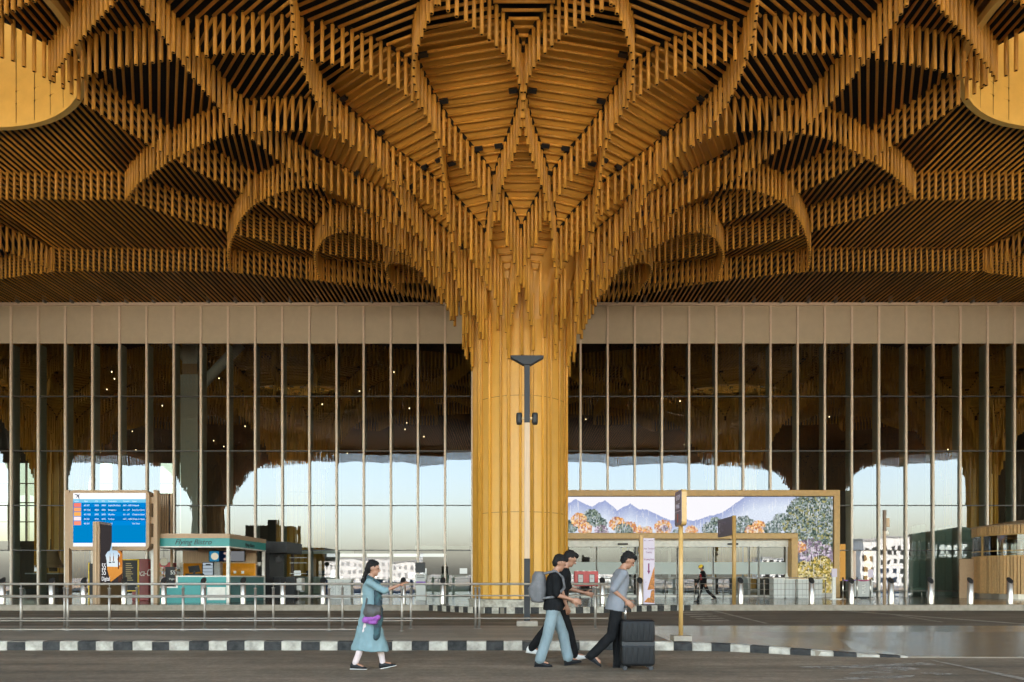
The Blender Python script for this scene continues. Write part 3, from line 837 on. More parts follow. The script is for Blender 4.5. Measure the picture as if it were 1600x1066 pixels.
# ------------------------------------------------------------------ flight board, advertising totem
t = thing('flight_board', (0, 0, 0), 'tall tan framed flight board with a blue list of departures', 'display')
d = 33.5; xl, xr = PX(107, d), PX(233, d); zb, zt = PZ(860, d), PZ(766, d)
def rrect(xa, xb, za, zb_, r, n=6):
    pts = []
    for cx, cz, a0 in ((xb - r, za + r, -PI/2), (xb - r, zb_ - r, 0), (xa + r, zb_ - r, PI/2), (xa + r, za + r, PI)):
        for k in range(n + 1):
            a = a0 + PI/2 * k / n; pts.append((cx + r * math.cos(a), cz + r * math.sin(a)))
    return pts
def slab_xz(pts, y0, y1, mb, mi=0):
    n = len(pts); b = len(mb.v)
    mb.v += [(x, y0, z) for x, z in pts] + [(x, y1, z) for x, z in pts]
    mb.f.append(tuple(b + i for i in range(n))); mb.m.append(mi); mb.sm.append(False)
    mb.f.append(tuple(b + n + i for i in reversed(range(n)))); mb.m.append(mi); mb.sm.append(False)
    for i in range(n):
        j = (i + 1) % n; mb.f.append((b + j, b + i, b + n + i, b + n + j)); mb.m.append(mi); mb.sm.append(False)
    return mb
fr = slab_xz(rrect(xl, xr, zb, zt, .25), d, d + .5, MB()).build('frame', TANP, t)
for p in (102.5, 241):
    x = PX(p, d); box('post', (x - .09, d + .1, .24), (x + .09, d + .34, zt + .02), TANP, t, .01)
for z in (zt - .45, (zb + zt) / 2, zb + .45):
    for a, b in ((PX(104, d), xl + .05), (xr - .05, PX(239, d))): box('bracket', (a, d + .15, z - .15), (b, d + .3, z + .15), TANP, t)
sx0, sx1 = PX(114.5, d), PX(228, d); sz0, sz1 = PZ(854, d), PZ(770.5, d); sw, sh = sx1 - sx0, sz1 - sz0
def spane(u0, v0, u1, v1, c, s=1.0, y=.01):
    m = emis('screen_colour', tuple(srgb(c)), s)
    return MB().poly([(sx0 + u0*sw, d - y, sz0 + v0*sh), (sx0 + u1*sw, d - y, sz0 + v0*sh), (sx0 + u1*sw, d - y, sz0 + v1*sh), (sx0 + u0*sw, d - y, sz0 + v1*sh)]).build('screen', m, t)
spane(0, 0, 1, 1, (0, 135, 205), 1.0)
spane(0, .885, 1, 1, (255, 255, 255), 1.05, .014); spane(0, 0, 1, .065, (255, 255, 255), 1.05, .014)
spane(0, .82, 1, .885, (120, 205, 240), 1, .014)
rowcol = [(0, 135, 215), (0, 122, 200), (0, 138, 220), (0, 120, 198), (0, 140, 222)]
taps = [(250, 130, 110), (255, 170, 110), (255, 180, 90), (255, 235, 240), (255, 150, 120)]
for k in range(5):
    v1_ = .82 - k * .085; spane(0, v1_ - .085, 1, v1_, rowcol[k], 1, .014); spane(.01, v1_ - .08, .11, v1_ - .008, taps[k], 1.05, .018)
ST = emis('screen_text', (1, 1, 1), 1.1)
def stx(u, v, s, size=.115): text('screen_text', s, size, (sx0 + u * sw, d - .02, sz0 + v * sh), ST, t, depth=.001)
for u, s in ((.015, 'Airline'), (.15, 'Flight'), (.30, 'STD'), (.395, 'ETD'), (.485, 'Destination'), (.69, 'Counter'), (.815, 'Status')): stx(u, .835, s, .08)
rows = [('6E 457', '0825', '0850', 'Imphal/Kolkata', 'A01 - A05', 'Delayed'), ('6P 1526', '0835', '0835', 'Bengaluru', 'A1 - A7', 'Security Check'),
        ('6P 1528', '0905', '0905', 'Mumbai', 'A1 - A7', 'Check-in Open'), ('AI 560', '0945', '0945', 'Kolkata', 'A01 - A08', 'Check-in Open'), ('6E 557', '1010', '1010', 'Delhi', '', 'On Time')]
for k, rw in enumerate(rows):
    for u, s in zip((.15, .30, .395, .485, .69, .815), rw):
        if s: stx(u, .82 - k * .085 - .065, s, .092)
INK = emis('screen_ink', (.08, .1, .14), 1.0)
cx, cz = sx0 + .065 * sw, sz0 + .942 * sh
mb = MB()
for a, L, w in ((PI/4, .17, .03), (PI/4 + PI, .17, .022)):
    mb.poly([(cx + math.cos(a) * L * .9, d - .02, cz + math.sin(a) * L * .9), (cx + math.cos(a + PI/2) * w, d - .02, cz + math.sin(a + PI/2) * w), (cx + math.cos(a - PI/2) * w, d - .02, cz + math.sin(a - PI/2) * w)])
mb.poly([(cx + .02, d - .021, cz + .06), (cx - .15, d - .021, cz + .10), (cx - .13, d - .021, cz + .075), (cx, d - .021, cz)])
mb.poly([(cx + .06, d - .022, cz + .02), (cx + .08, d - .022, cz - .15), (cx + .055, d - .022, cz - .13), (cx, d - .022, cz)])
mb.build('plane_icon', INK, t)
t = thing('rear_board', (0, 0, 0), 'second dark display board seen from its slatted back beside the flight board', 'display')
d2 = 36.5
MB().quadbox((PX(246, d2), d2, PZ(838, d2)), (PX(264, d2), d2 + .4, PZ(771, d2))).build('back_panel', mat('dark_bronze', (.07, .05, .035), .5), t)
mb = MB()
for k in range(6): mb.quadbox((PX(247 + k * 3, d2), d2 - .05, PZ(836, d2)), (PX(248.4 + k * 3, d2), d2, PZ(773, d2)))
struct(mb.build('slats', TANP, t), 'stuff')
box('post', (PX(266, d2), d2, .24), (PX(269, d2), d2 + .1, PZ(771, d2)), TANP, t)
for p in (781, 815): box('bracket', (PX(262, d2), d2 + .05, PZ(p + 6, d2)), (PX(267, d2), d2 + .2, PZ(p, d2)), CHAR, t)

t = thing('advertising_totem', (0, 0, 0), 'tall tan lightbox totem showing a bright cave mouth opening on the sea', 'totem')
TX, TY0, TY1, TZ = -18.22, 32.5, 34.45, 3.88
box('case', (TX - .30, TY0, .24), (TX, TY1, TZ), TANP, t, .015)
box('post', (TX - .17, TY0 - .05, .24), (TX - .1, TY0, TZ - .03), WOODP, t)
hh, ww = 110, 76
yy, xx = np.mgrid[0:hh, 0:ww]; u = xx / ww; w_ = 1 - yy / hh       # w_: 0 top .. 1 bottom (image rows run upwards)
rn = np.random.default_rng(2)
im = np.zeros((hh, ww, 3)); im[:] = srgb((62, 57, 58)); im *= rn.uniform(.85, 1.15, (hh, ww, 1))
im = np.where(((u > .8) | ((u > .62) & (w_ < .3)))[..., None], srgb((88, 60, 48)) * rn.uniform(.7, 1.3, (hh, ww, 1)), im)
PL = [(.60, .21), (.72, .28), (.80, .40), (.99, .48), (1.0, .83), (.45, .99), (.30, .78), (.26, .60), (.22, .53), (.30, .47), (.42, .44), (.47, .36), (.5, .30)]
def inpoly(u, v, P):
    r = np.zeros(u.shape, bool); j = len(P) - 1
    for i in range(len(P)):
        (xi, yi), (xj, yj) = P[i], P[j]
        r ^= ((yi > v) != (yj > v)) & (u < (xj - xi) * (v - yi) / (yj - yi + 1e-9) + xi); j = i
    return r
ins = inpoly(u, w_, PL)
f = np.clip((w_ - .2) / .4, 0, 1)[..., None]
sky_ = srgb((60, 165, 225)) * (1 - f) + srgb((235, 248, 252)) * f
scn = np.where((w_ > .72)[..., None], srgb((250, 170, 80)) * (1.25 - .5 * w_[..., None]) * rn.uniform(.88, 1.1, (hh, ww, 1)), sky_)
scn = np.where(((u > .82 + .06 * np.sin(w_ * 40)) & (w_ < .72))[..., None], srgb((225, 140, 60)) * rn.uniform(.6, 1.15, (hh, ww, 1)), scn)
for bx, bz in ((.42, .56), (.58, .55)):
    scn = np.where(((abs(u - bx) < .025 * np.clip((w_ - bz + .08) / .12, 0, 1)) & (w_ > bz - .08) & (w_ < bz + .07))[..., None], srgb((150, 90, 50)), scn)
    scn = np.where(((abs(u - bx) < .06) & (abs(w_ - bz - .09) < .012))[..., None], srgb((40, 50, 70)), scn)
scn = np.where(((u > .78) & (u < .84) & (w_ > .5) & (w_ < .76))[..., None], srgb((90, 45, 40)), scn)
im = np.where(ins[..., None], scn, im)
grid_picture('poster', im, (TX + .012, TY0 + .06, 1.16), (0, TY1 - TY0 - .12, 0), (0, 0, TZ - .12 - 1.16), emis_attr('poster_light', .95), t)
TW = emis('poster_text', (1, 1, 1), 1.0)
for s, sz, zz_ in (('55', .36, 1.78), ('55', .36, 1.52), ('Digital', .26, 1.26)): text('poster_text', s, sz, (TX + .02, TY0 + .14, zz_), TW, t, rot=(PI/2, 0, PI/2), depth=.002)
box('base', (TX, TY0 + .02, .24), (TX + .03, TY1 - .02, 1.1), mat('bronze', (.16, .10, .045), .45), t)

# ------------------------------------------------------------------ food kiosk
t = thing('food_kiosk', (0, 0, 0), 'teal and orange food kiosk with a white counter in front of the glass', 'kiosk')
KX0, KX1, KY0, KY1, KT = PX(236, 34), PX(358, 34), 34.0, 39.0, 3.43
def ring_roof(z0, z1, m, o=0.0, name='roof_trim'):
    mb = MB(); mb.quadbox((KX0 - o, KY0 - o, z0), (KX1 + o, KY0 + .12, z1)); mb.quadbox((KX1 - .12, KY0 + .12, z0), (KX1 + o, KY1, z1)); mb.quadbox((KX0 - o, KY0 + .12, z0), (KX0 + .12, KY1, z1))
    return mb.build(name, m, t)
ring_roof(3.22, KT, TANP, .04); ring_roof(2.85, 3.22, TEAL, .02, 'fascia'); ring_roof(2.79, 2.85, WHITEP, .03, 'white_trim')
box('roof', (KX0 + .12, KY0 + .12, 3.0), (KX1 - .12, KY1, 3.1), mat('kiosk_soffit', (.12, .08, .05), .6), t)
text('lettering', 'Flying Bistro', .34, (PX(302, 34), KY0 - .03, 2.93), BLACK, t, align='CENTER', shear=.35, depth=.006)
text('lettering', 'Flying Bistro', .26, (KX1 + .03, 36.6, 2.93), BLACK, t, rot=(PI/2, 0, PI/2), align='CENTER', shear=.35, depth=.004)
for x, y in ((KX0 + .06, KY0 + .06), (KX1 - .06, KY0 + .06), (KX1 - .06, KY1 - .1)): box('post', (x - .07, y - .07, .24), (x + .07, y + .07, 2.79), WHITEP, t, .008)
xs_ = PX(277, 34)
box('counter_front', (xs_, KY0 + .0, .24), (KX1 - .14, KY0 + .25, 1.43), TEAL, t); box('counter_side', (KX1 - .27, KY0 + .26, .24), (KX1 - .02, KY1 - .2, 1.43), TEALD, t)
box('counter_low', (KX0 + .15, KY0 + .02, .24), (xs_, KY0 + .25, .92), TEAL, t)
mb = MB(); mb.quadbox((xs_ - .04, KY0 - .04, 1.43), (KX1 + .03, KY0 + .7, 1.49)); mb.quadbox((KX1 - .6, KY0 + .7, 1.43), (KX1 + .03, KY1 - .2, 1.49)); mb.quadbox((xs_ - .05, KY0 - .03, .92), (xs_ + .03, KY0 + .04, 1.43)); mb.quadbox((KX0 + .1, KY0 - .03, .92), (xs_ - .05, KY0 + .05, .98))
mb.build('counter_top', WHITEP, t)
box('white_panel', (PX(324, 34), KY0 - .02, .36), (KX1 - .16, KY0 - .003, .96), WHITEP, t)
box('display_case', (KX0 + .2, KY0 + .2, .98), (xs_ - .1, KY0 + .75, 1.9), CLEAR, t)
mb = MB()
for z in (1.15, 1.42, 1.68):
    mb.quadbox((KX0 + .24, KY0 + .25, z), (xs_ - .14, KY0 + .7, z + .02))
    for k in range(5): mb.quadbox((KX0 + .28 + k * .17, KY0 + .3, z + .02), (KX0 + .4 + k * .17, KY0 + .6, z + .12), 1)
mb.build('cakes', [GREY, mat('pastry', (.5, .28, .12), .7, var=.3, vscale=9)], t)
MB().quadbox((PX(256, 34), KY0 + .14, 1.0), (PX(270, 34), KY0 + .18, 1.9)).build('menu_stand', CHAR, t)
text('menu_text', '55', .26, (PX(264, 34), KY0 + .125, 1.55), WHITEP, t, depth=.002); text('menu_text', 'Digital', .12, (PX(262, 34), KY0 + .125, 1.3), WHITEP, t, depth=.002)
bx0, bx1 = PX(288, KY1), PX(402, KY1)
box('back_wall', (bx0, KY1 - .2, .24), (bx1, KY1, 3.0), WOODP, t)
mb = MB(); k = 0; x = bx0 + .05
while x < bx1 - .05: mb.tube((x, KY1 - .22, 1.45), (x, KY1 - .22, 2.16), .028, 6); x += .06
struct(mb.build('orange_ribs', ORANGE, t), 'stuff')
box('orange_panel', (bx0 + .02, KY1 - .215, 1.45), (bx1 - .02, KY1 - .2, 2.16), ORANGE, t)
box('wall_post', (bx0 - .12, KY1 - .3, .24), (bx0 + .06, KY1, 2.2), WHITEP, t)
ms = box('menu_screen', (PX(330, KY1), KY1 - .3, PZ(878, KY1)), (PX(386, KY1), KY1 - .22, PZ(861, KY1)), CHAR, t)
q0, q1 = PX(331, KY1), PX(385, KY1); zz0, zz1 = PZ(877.4, KY1 - .3), PZ(861.6, KY1 - .3)
MB().poly([(q0, KY1 - .31, zz0), (q0 + .5, KY1 - .31, zz0), (q0 + .5, KY1 - .31, zz1), (q0, KY1 - .31, zz1)]).build('screen_picture', emis('menu_blue', tuple(srgb((40, 130, 170))), .8), ms)
MB().poly([(q0 + .28 + .2 * math.cos(2*PI*k/20), KY1 - .315, (zz0 + zz1) / 2 + .19 * math.sin(2*PI*k/20)) for k in range(20)]).build('plate_picture', emis('menu_cream', tuple(srgb((235, 225, 200))), .8), ms)
MB().poly([(q0 + .5, KY1 - .31, zz0), (q0 + 1.0, KY1 - .31, zz0), (q0 + 1.0, KY1 - .31, zz1), (q0 + .5, KY1 - .31, zz1)]).build('screen_picture', emis('menu_navy', tuple(srgb((15, 25, 45))), .8), ms)
for a, b in ((.86, .42), (.86, .12)): MB().poly([(q0 + a + .12 * math.cos(2*PI*k/14), KY1 - .315, zz0 + b + .07 * math.sin(2*PI*k/14)) for k in range(14)]).build('plate_picture', emis('menu_pink', tuple(srgb((200, 170, 160))), .8), ms)
MB().poly([(q0 + 1.05, KY1 - .31, zz0 + .02), (q1, KY1 - .31, zz0 + .02), (q1, KY1 - .31, zz1), (q0 + 1.05, KY1 - .31, zz1)]).build('screen_picture', emis('menu_grey', tuple(srgb((130, 132, 135))), .8), ms)
for p in (345.5, 370, 382): box('wall_socket', (PX(p, KY1) - .07, KY1 - .27, 1.62), (PX(p, KY1) + .07, KY1 - .25, 1.76), WHITEP, t)
for k in range(6): box('downlight', (KX0 + .5 + k * .55, KY0 + .8, 2.96), (KX0 + .58 + k * .55, KY0 + .88, 3.0), STEEL, t)
o = thing('coffee_fridge', (PX(325, 38), 38, 1.49), 'small glass door fridge standing on the kiosk counter', 'fridge')
box('body', (-.3, 0, 0), (.3, .4, .72), CHAR, o, .01); box('glass_door', (-.25, -.03, .05), (.25, -.005, .68), emis('fridge_glow', tuple(srgb((190, 205, 215))), .75), o)
mb = MB()
for z in (.2, .38, .54): mb.quadbox((-.24, -.05, z), (.24, -.035, z + .02))
mb.quadbox((-.1, -.05, .56), (.15, -.035, .62)); mb.build('shelf', CHAR, o); box('side_panel', (.3, .02, 0), (.62, .36, .7), GREY, o)
o = thing('till', (PX(302, 35), 35.0, 1.49), 'black till with a tilted screen on the kiosk counter', 'till')
box('printer', (-.35, -.1, 0), (.4, .3, .1), BLACK, o, .02)
M = Matrix.Translation((0, .1, .32)) @ Matrix.Rotation(.25, 4, 'X') @ Matrix.Rotation(-.12, 4, 'Y')
MB().quadbox((-.26, -.02, -.16), (.26, .02, .16), 0, M).build('screen', BLACK, o); box('stand', (-.04, .08, .1), (.04, .14, .25), BLACK, o)
o = thing('round_sign', (PX(256, 35), 35, 2.15), 'round cream sign hanging in the left bay of the kiosk', 'sign')
MB().lathe([(.17, -.02), (.19, 0), (.17, .02)], 24).build('disc', mat('cream', (.55, .48, .36), .5), o).rotation_euler = (PI/2, 0, 0)
box('hanger', (-.01, -.01, .18), (.01, .01, .82), CHAR, o)
# coolers, menu board, dark stand beside the kiosk
t = thing('drinks_cooler', (PX(219, 37), 37, .24), 'red drinks cooler with white script half hidden beside the totem', 'cooler')
box('cabinet', (-.42, 0, 0), (.42, .7, 2.1), REDD, t, .03); text('lettering', 'Coca-Cola', .5, (-.36, -.005, 1.25), WHITEP, t, shear=.3, depth=.003, sx=.55)
t = thing('drinks_cooler', (PX(246, 40.5), 40.5, .24), 'red drinks cooler seen through the left bay of the kiosk', 'cooler')
box('cabinet', (-.75, 0, 0), (.75, .7, 2.0), RED, t, .03); text('lettering', 'Cola', .55, (-.6, -.005, 1.3), WHITEP, t, shear=.3, depth=.003)
t = thing('menu_board', (PX(203, 35.5), 35.5, .24), 'black menu board in a thin yellow frame beside the red cooler', 'board')
fm = MB(); fm.quadbox((-.42, 0, .3), (-.37, .06, 2.05)); fm.quadbox((.37, 0, 0), (.42, .06, 2.05)); fm.quadbox((-.37, 0, 2.0), (.37, .06, 2.05)); fm.quadbox((-.37, 0, .5), (.37, .06, .55)); fm.build('frame', YELLOW, t)
pb = box('panel', (-.37, .01, .55), (.37, .05, 2.0), CHAR, t)
for k in range(9): box('menu_line', (-.2, -.003, 1.82 - k * .1), (.05 + .05 * (k % 3), .008, 1.86 - k * .1), mat('menu_gold', (.35, .26, .10), .5) if k == 0 else bpy.data.materials['menu_gold'], pb)
t = thing('menu_board', (PX(140, 36), 36, .24), 'yellow edged board standing behind the totem', 'board')
box('frame', (-.07, 0, 0), (-.02, .06, 1.9), YELLOW, t); box('panel', (-.02, .01, .3), (.5, .05, 1.85), CHAR, t)
t = thing('dark_booth', (0, 0, 0), 'black steel booth with a flat canopy next to the kiosk', 'booth')
bd = 40.0
MB().quadbox((PX(408, bd), bd, .24), (PX(421, bd), bd + 2.5, PZ(846, bd))).build('wall', CHAR, t)
MB().quadbox((PX(408, bd), bd - .3, PZ(864, bd)), (PX(459, bd + 1), bd + 2.6, PZ(847, bd))).build('canopy', CHAR, t)
box('post', (PX(453, bd + 2), bd + 2.2, .24), (PX(456.5, bd + 2), bd + 2.35, PZ(864, bd)), mat('dark_oak', (.06, .035, .02), .5), t)
MB().quadbox((PX(421, bd), bd + .6, .24), (PX(455, bd), bd + 1.2, 1.45)).build('counter', CHAR, t)
MB().tube((PX(437, bd), bd - .2, PZ(875, bd)), (PX(437, bd), bd - .15, PZ(875, bd)), .16, 24).build('round_sign', BLACK, t)
for k, p in enumerate((870.5, 879, 896.5)): box('shelf_edge', (PX(453, bd + 2), bd + 1.9, PZ(p, bd)), (PX(480, bd + 2), bd + 2.0, PZ(p - 1, bd)), LIGHTW, t)
# white desks
def desk(name, x0, x1, d_, ztop, label, cat='counter', pedestal=False, group=None):
    o = thing(name, ((x0 + x1) / 2, d_, .24), label, cat, group); w = (x1 - x0) / 2
    if pedestal:
        box('body', (-w, 0, .45), (w, .7, ztop), WHITEP, o, .03); box('pedestal', (-w * .55, .1, 0), (w * .55, .6, .45), WHITEP, o)
        for s in (-1, 1): box('foot_bar', (s * w - .12, .1, .38), (s * w + .12, .2, .44), GREY, o)
    else:
        box('body', (-w, 0, .06), (w, .7, ztop - .05), LIGHTW, o); box('top', (-w - .03, -.03, ztop - .05), (w + .03, .73, ztop), WHITEP, o); box('plinth', (-w + .04, .04, 0), (w - .04, .66, .06), GREY, o)
        for q in (-.33, .33): box('panel_joint', (w * q - .01, -.006, .1), (w * q + .01, -.001, ztop - .08), GREY, o)
    return o
desk('scanner_desk', PX(433, 41), PX(471, 41), 41, 1.15, 'white boxy desk on a narrow pedestal behind the railing, right of the black booth', 'desk', True)
o = desk('notice_desk', PX(512, 40), PX(548, 40), 40, 1.1, 'white counter with three columns of grey writing behind the railing', 'counter')
for k in (-1, 0, 1): text('lettering', 'INFO', .26, (k * .36 + .1, -.008, .30), GREY, o, rot=(PI/2, -PI/2, 0), depth=.002)
for k, (a, b, lb) in enumerate(((1209, 1226, 'pale grey counter nearest the portal doors in the row of four'), (1227, 1245, 'pale grey counter with a slatted front, next after the one by the doors'),
                                (1247, 1267, 'pale grey counter half hidden by the bollard under the screen leg'), (1268, 1285, 'pale grey counter at the right end of the row, beside the rope posts'))):
    desk('counter', PX(a, 40.5 + .3 * (k % 2)), PX(b, 40.5 + .3 * (k % 2)), 40.5 + .3 * (k % 2), 1.1 + .04 * (k == 0), lb, 'counter', False, 'pale counters by the portal')
for k, (p, lb) in enumerate(((1219, 'small white A-frame notice on the counter by the doors'),)):
    o = thing('notice', (PX(1231.5, 40.6), 40.8, 1.36), lb, 'notice'); MB().poly([(-.1, -.08, 0), (.1, -.08, 0), (.03, .02, .3), (-.03, .02, .3)]).poly([(-.1, .12, 0), (.1, .12, 0), (.03, .025, .3), (-.03, .025, .3)]).build('card', WHITEP, o)
t = thing('check_in_machine', (PX(657.5, 38), 38, .24), 'white self service machine with a black screen by the glass', 'machine')
box('pedestal', (-.25, 0, 0), (.25, .4, 1.05), LIGHTW, t, .02); box('head', (-.3, -.05, 1.05), (.3, .4, 1.35), LIGHTW, t, .02); box('screen', (-.28, -.02, 1.42), (.22, .06, 1.95), BLACK, t, .02)
box('stripe', (-.24, -.006, .82), (.24, -.001, .97), mat('violet_label', (.25, .12, .45), .5), t)
for z in (1.15, 1.24): box('slot', (-.2, -.056, z), (.2, -.051, z + .03), CHAR, t)

# ------------------------------------------------------------------ street furniture
t = thing('lamp_post', (PX(823.5, 18.3), 18.3, .165), 'tall lamp post with a dark T-shaped head in front of the column', 'street lamp')
sc_ = 18.3 / F
def LZ(py): return PZ(py, 18.3) - .165
box('base_block', (-.26, -.22, 0), (.26, .22, .135), KTAN, t, .015)
box('lower_pole', (-.075, -.075, .135), (.075, .075, LZ(873)), CHAR, t, .008); box('middle_pole', (-.066, -.066, LZ(873)), (.066, .066, LZ(661)), WOODP, t, .008)
box('upper_pole', (-.07, -.07, LZ(661)), (.07, .07, LZ(569)), CHAR, t, .008)
hd = MB(); hp = [(-.41, LZ(557)), (-.41, LZ(559.5)), (-.09, LZ(571)), (.09, LZ(571)), (.41, LZ(559.5)), (.41, LZ(557))]
slab_xz(hp, -.1, .1, hd).build('lamp_head', CHAR, t, .005)
for s in (-1, 1):
    sp = MB(); sp.lathe([(.062, LZ(663.5)), (.075, LZ(660)), (.075, LZ(648)), (.066, LZ(645.5))], 16, (s * .195, 0)).build('spotlight', CHAR, t)
    box('arm', (min(.07 * s, .13 * s), -.03, LZ(656)), (max(.07 * s, .13 * s), .03, LZ(652)), GOLDF, t)
t = thing('sign_post', (3.2, 13.95, .165), 'tan post carrying a purple rounded double sign at the island edge', 'sign post')
box('base_block', (-.17, -.17, 0), (.17, .17, .1), KTAN, t, .01); MB().tube((0, 0, .1), (0, 0, 2.2), .042, 14).build('post', GOLDF, t)
pts = rrect(-.28, .28, 2.17, 2.84, .07)
def slab_yz(pts, x0, x1):
    mb = MB(); slab_xz(pts, x0, x1, mb); mb.v = [(y, x, z) for x, y, z in mb.v]; mb.f = [tuple(reversed(f)) for f in mb.f]; return mb
slab_yz(pts, -.045, .045).build('sign_case', GOLDF, t)
fc = slab_yz(rrect(-.27, .27, 2.18, 2.83, .065), -.056, -.0455).build('sign_face', PURPLE, t)
RY = (PI/2, 0, -PI/2)
text('lettering', 'STOP', .13, (-.062, .12, 2.66), LILAC, t, rot=RY, depth=.002); text('lettering', 'WAIT', .13, (-.062, .17, 2.50), LILAC, t, rot=RY, depth=.002)
box('sign_line', (-.06, -.22, 2.445), (-.0562, .22, 2.452), LILAC, t)
MB().quadbox((-.06, -.03, 2.24), (-.0562, .04, 2.40)).build('red_mark', mat('sign_red', (.35, .06, .04), .5), t)
t = thing('direction_sign', (PX(1147, 31.8), 31.8, .24), 'tan post with a purple flag sign pointing left of the doors', 'sign post')
MB().tube((0, 0, 0), (0, 0, PZ(806, 31.8) - .24), .085, 14).build('post', GOLDF, t)
MB().quadbox((-.06, .1, 3.02), (.06, 2.3, 3.82)).build('sign_panel', PURPLE, t)
for k, y in enumerate((2.0,)): 
    for zz_ in (3.5, 3.2): text('lettering', '7' if zz_ > 3.4 else '6', .3, (-.065, y + .05, zz_ - .05), LILAC, t, rot=RY, depth=.002)
for zz_, s in ((3.55, 'Car Park'), (3.25, 'Taxi')): text('lettering', s, .2, (-.065, 1.7, zz_), mat('faded_ink', (.22, .17, .24), .5) if zz_ > 3.4 else bpy.data.materials['faded_ink'], t, rot=RY, depth=.002)
t = thing('coach_stop_sign', (PX(1013, 31.5), 31.5, .24), 'tall lilac panel reading Inter Terminal Coaches Stopping Point with a down arrow', 'sign')
w2 = .235
box('edge_frame', (-.37, -.02, 0), (-.22, .22, 2.98), GOLDF, t, .01); box('panel', (-.22, -.04, 0.03), (.26, .02, 2.84), LILAC, t); box('base_plate', (-.4, -.3, 0), (.62, .35, .03), CHAR, t)
for s, z in (('Inter Terminal', 2.36), ('Coaches', 2.2), ('Stopping Point', 1.9)): text('lettering', s, .105, (.02, -.044, z), MAGENTA, t, align='CENTER', depth=.002, sx=.72)
for s, x in (('BLR', -.15), ('AIRPORT', .1)): text('lettering', s, .05, (x, -.044, 2.72), MAGENTA, t, align='CENTER', depth=.002)
mb = MB(); mb.quadbox((-.02, -.046, 1.45), (.04, -.041, 1.76)); mb.poly([(-.06, -.046, 1.45), (.01, -.046, 1.29), (.08, -.046, 1.45)]); mb.build('arrow', MAGENTA, t)
mb = MB().poly([(-.05, -.045, .62), (.255, -.045, .66), (.255, -.045, 1.62), (.2, -.045, 1.5)]).poly([(.05, -.0452, .2), (.255, -.0452, .16), (.255, -.0452, .66), (.12, -.0452, .6)]).poly([(-.2, -.0448, .1), (.25, -.0448, .06), (.25, -.0448, .25), (-.02, -.0448, .3)])
mb.build('orange_artwork', mat('orange_print', (.42, .14, .015), .5, var=.5, vscale=14), t)
box('dot', (-.12, -.046, .94), (-.1, -.041, .98), MAGENTA, t)
t = thing('fire_hose_box', (PX(916, 32.5), 32.5, .24), 'red two-door fire hose box on black legs beside the column', 'fire box')
MB().quadbox((-.53, 0, .78), (.53, .3, 1.44)).build('cabinet', RED, t, .012)
for s in (-1, 1):
    dr = box('door', (.02 if s > 0 else -.51, -.02, .82), (.51 if s > 0 else -.02, 0, 1.4), RED, t)
    box('window', (s * .25 - .1, -.026, .95), (s * .25 + .1, -.0205, 1.28), LIGHTW, dr); box('frame', (s * .25 - .12, -.024, .93), (s * .25 + .12, -.0202, 1.30), CHAR, dr)
    text('lettering', 'FIRE', .07, (s * .25, -.03, 1.09), RED, dr, align='CENTER', depth=.001)
    box('leg', (s * .26 - .03, .1, 0), (s * .26 + .03, .2, .78), BLACK, t)
for k in range(4): box('hinge', (-.4 + k * .26, .02, 1.44), (-.34 + k * .26, .1, 1.47), STEEL, t)
t = thing('camera_pole', (PX(1382, 31.6), 31.6, .24), 'slim brown pole with a camera and small box in front of the glass', 'pole')
hp_ = PZ(797, 31.6) - .24
box('pole', (-.05, -.05, 0), (.05, .05, hp_), TANP, t, .008); box('upper_sleeve', (-.055, -.055, hp_ - .9), (.055, .055, hp_), mat('brown_sleeve', (.16, .10, .06), .5), t)
box('junction_box', (.055, -.06, hp_ - .73), (.2, .06, hp_ - .35), WOODP, t, .01)
o = MB().lathe([(.02, -.12), (.075, -.09), (.09, -.02), (.09, .06), (.03, .09)], 16, (.1, 0)).build('dome_camera', WHITEP, t); o.location = (0, 0, hp_ - .98)

# bollards
bm_ = MB(); n = 24; r = .112
b0 = len(bm_.v)
for k in range(n):
    a = 2*PI*k/n; x, y = r*math.cos(a), r*math.sin(a)
    bm_.v += [(x, y, 0), (x, y, 1.02 + y * 1.0)]
for k in range(n):
    j = (k+1) % n; bm_.f.append((2*k, 2*j, 2*j+1, 2*k+1)); bm_.m.append(0); bm_.sm.append(True)
bm_.f.append(tuple(2*k+1 for k in range(n))); bm_.m.append(0); bm_.sm.append(False)
me_body = bm_.mesh('bollard_body', STEEL)
cm = MB(); 
for k in range(n):
    a = 2*PI*k/n; x, y = 1.05*r*math.cos(a), 1.05*r*math.sin(a)
    cm.v += [(x, y, 1.015 + y * .98), (x, y, 1.05 + y * 1.0)]
for k in range(n):
    j = (k+1) % n; cm.f.append((2*k, 2*j, 2*j+1, 2*k+1)); cm.m.append(0); cm.sm.append(True)
cm.f.append(tuple(2*k+1 for k in range(n))); cm.f.append(tuple(2*k for k in reversed(range(n)))); cm.m += [0, 0]; cm.sm += [False, False]
me_cap = cm.mesh('bollard_cap', BLACK)
me_ring = MB().lathe([(.13, 0), (.13, .02), (.112, .03)], 24).mesh('bollard_foot', STEELD)
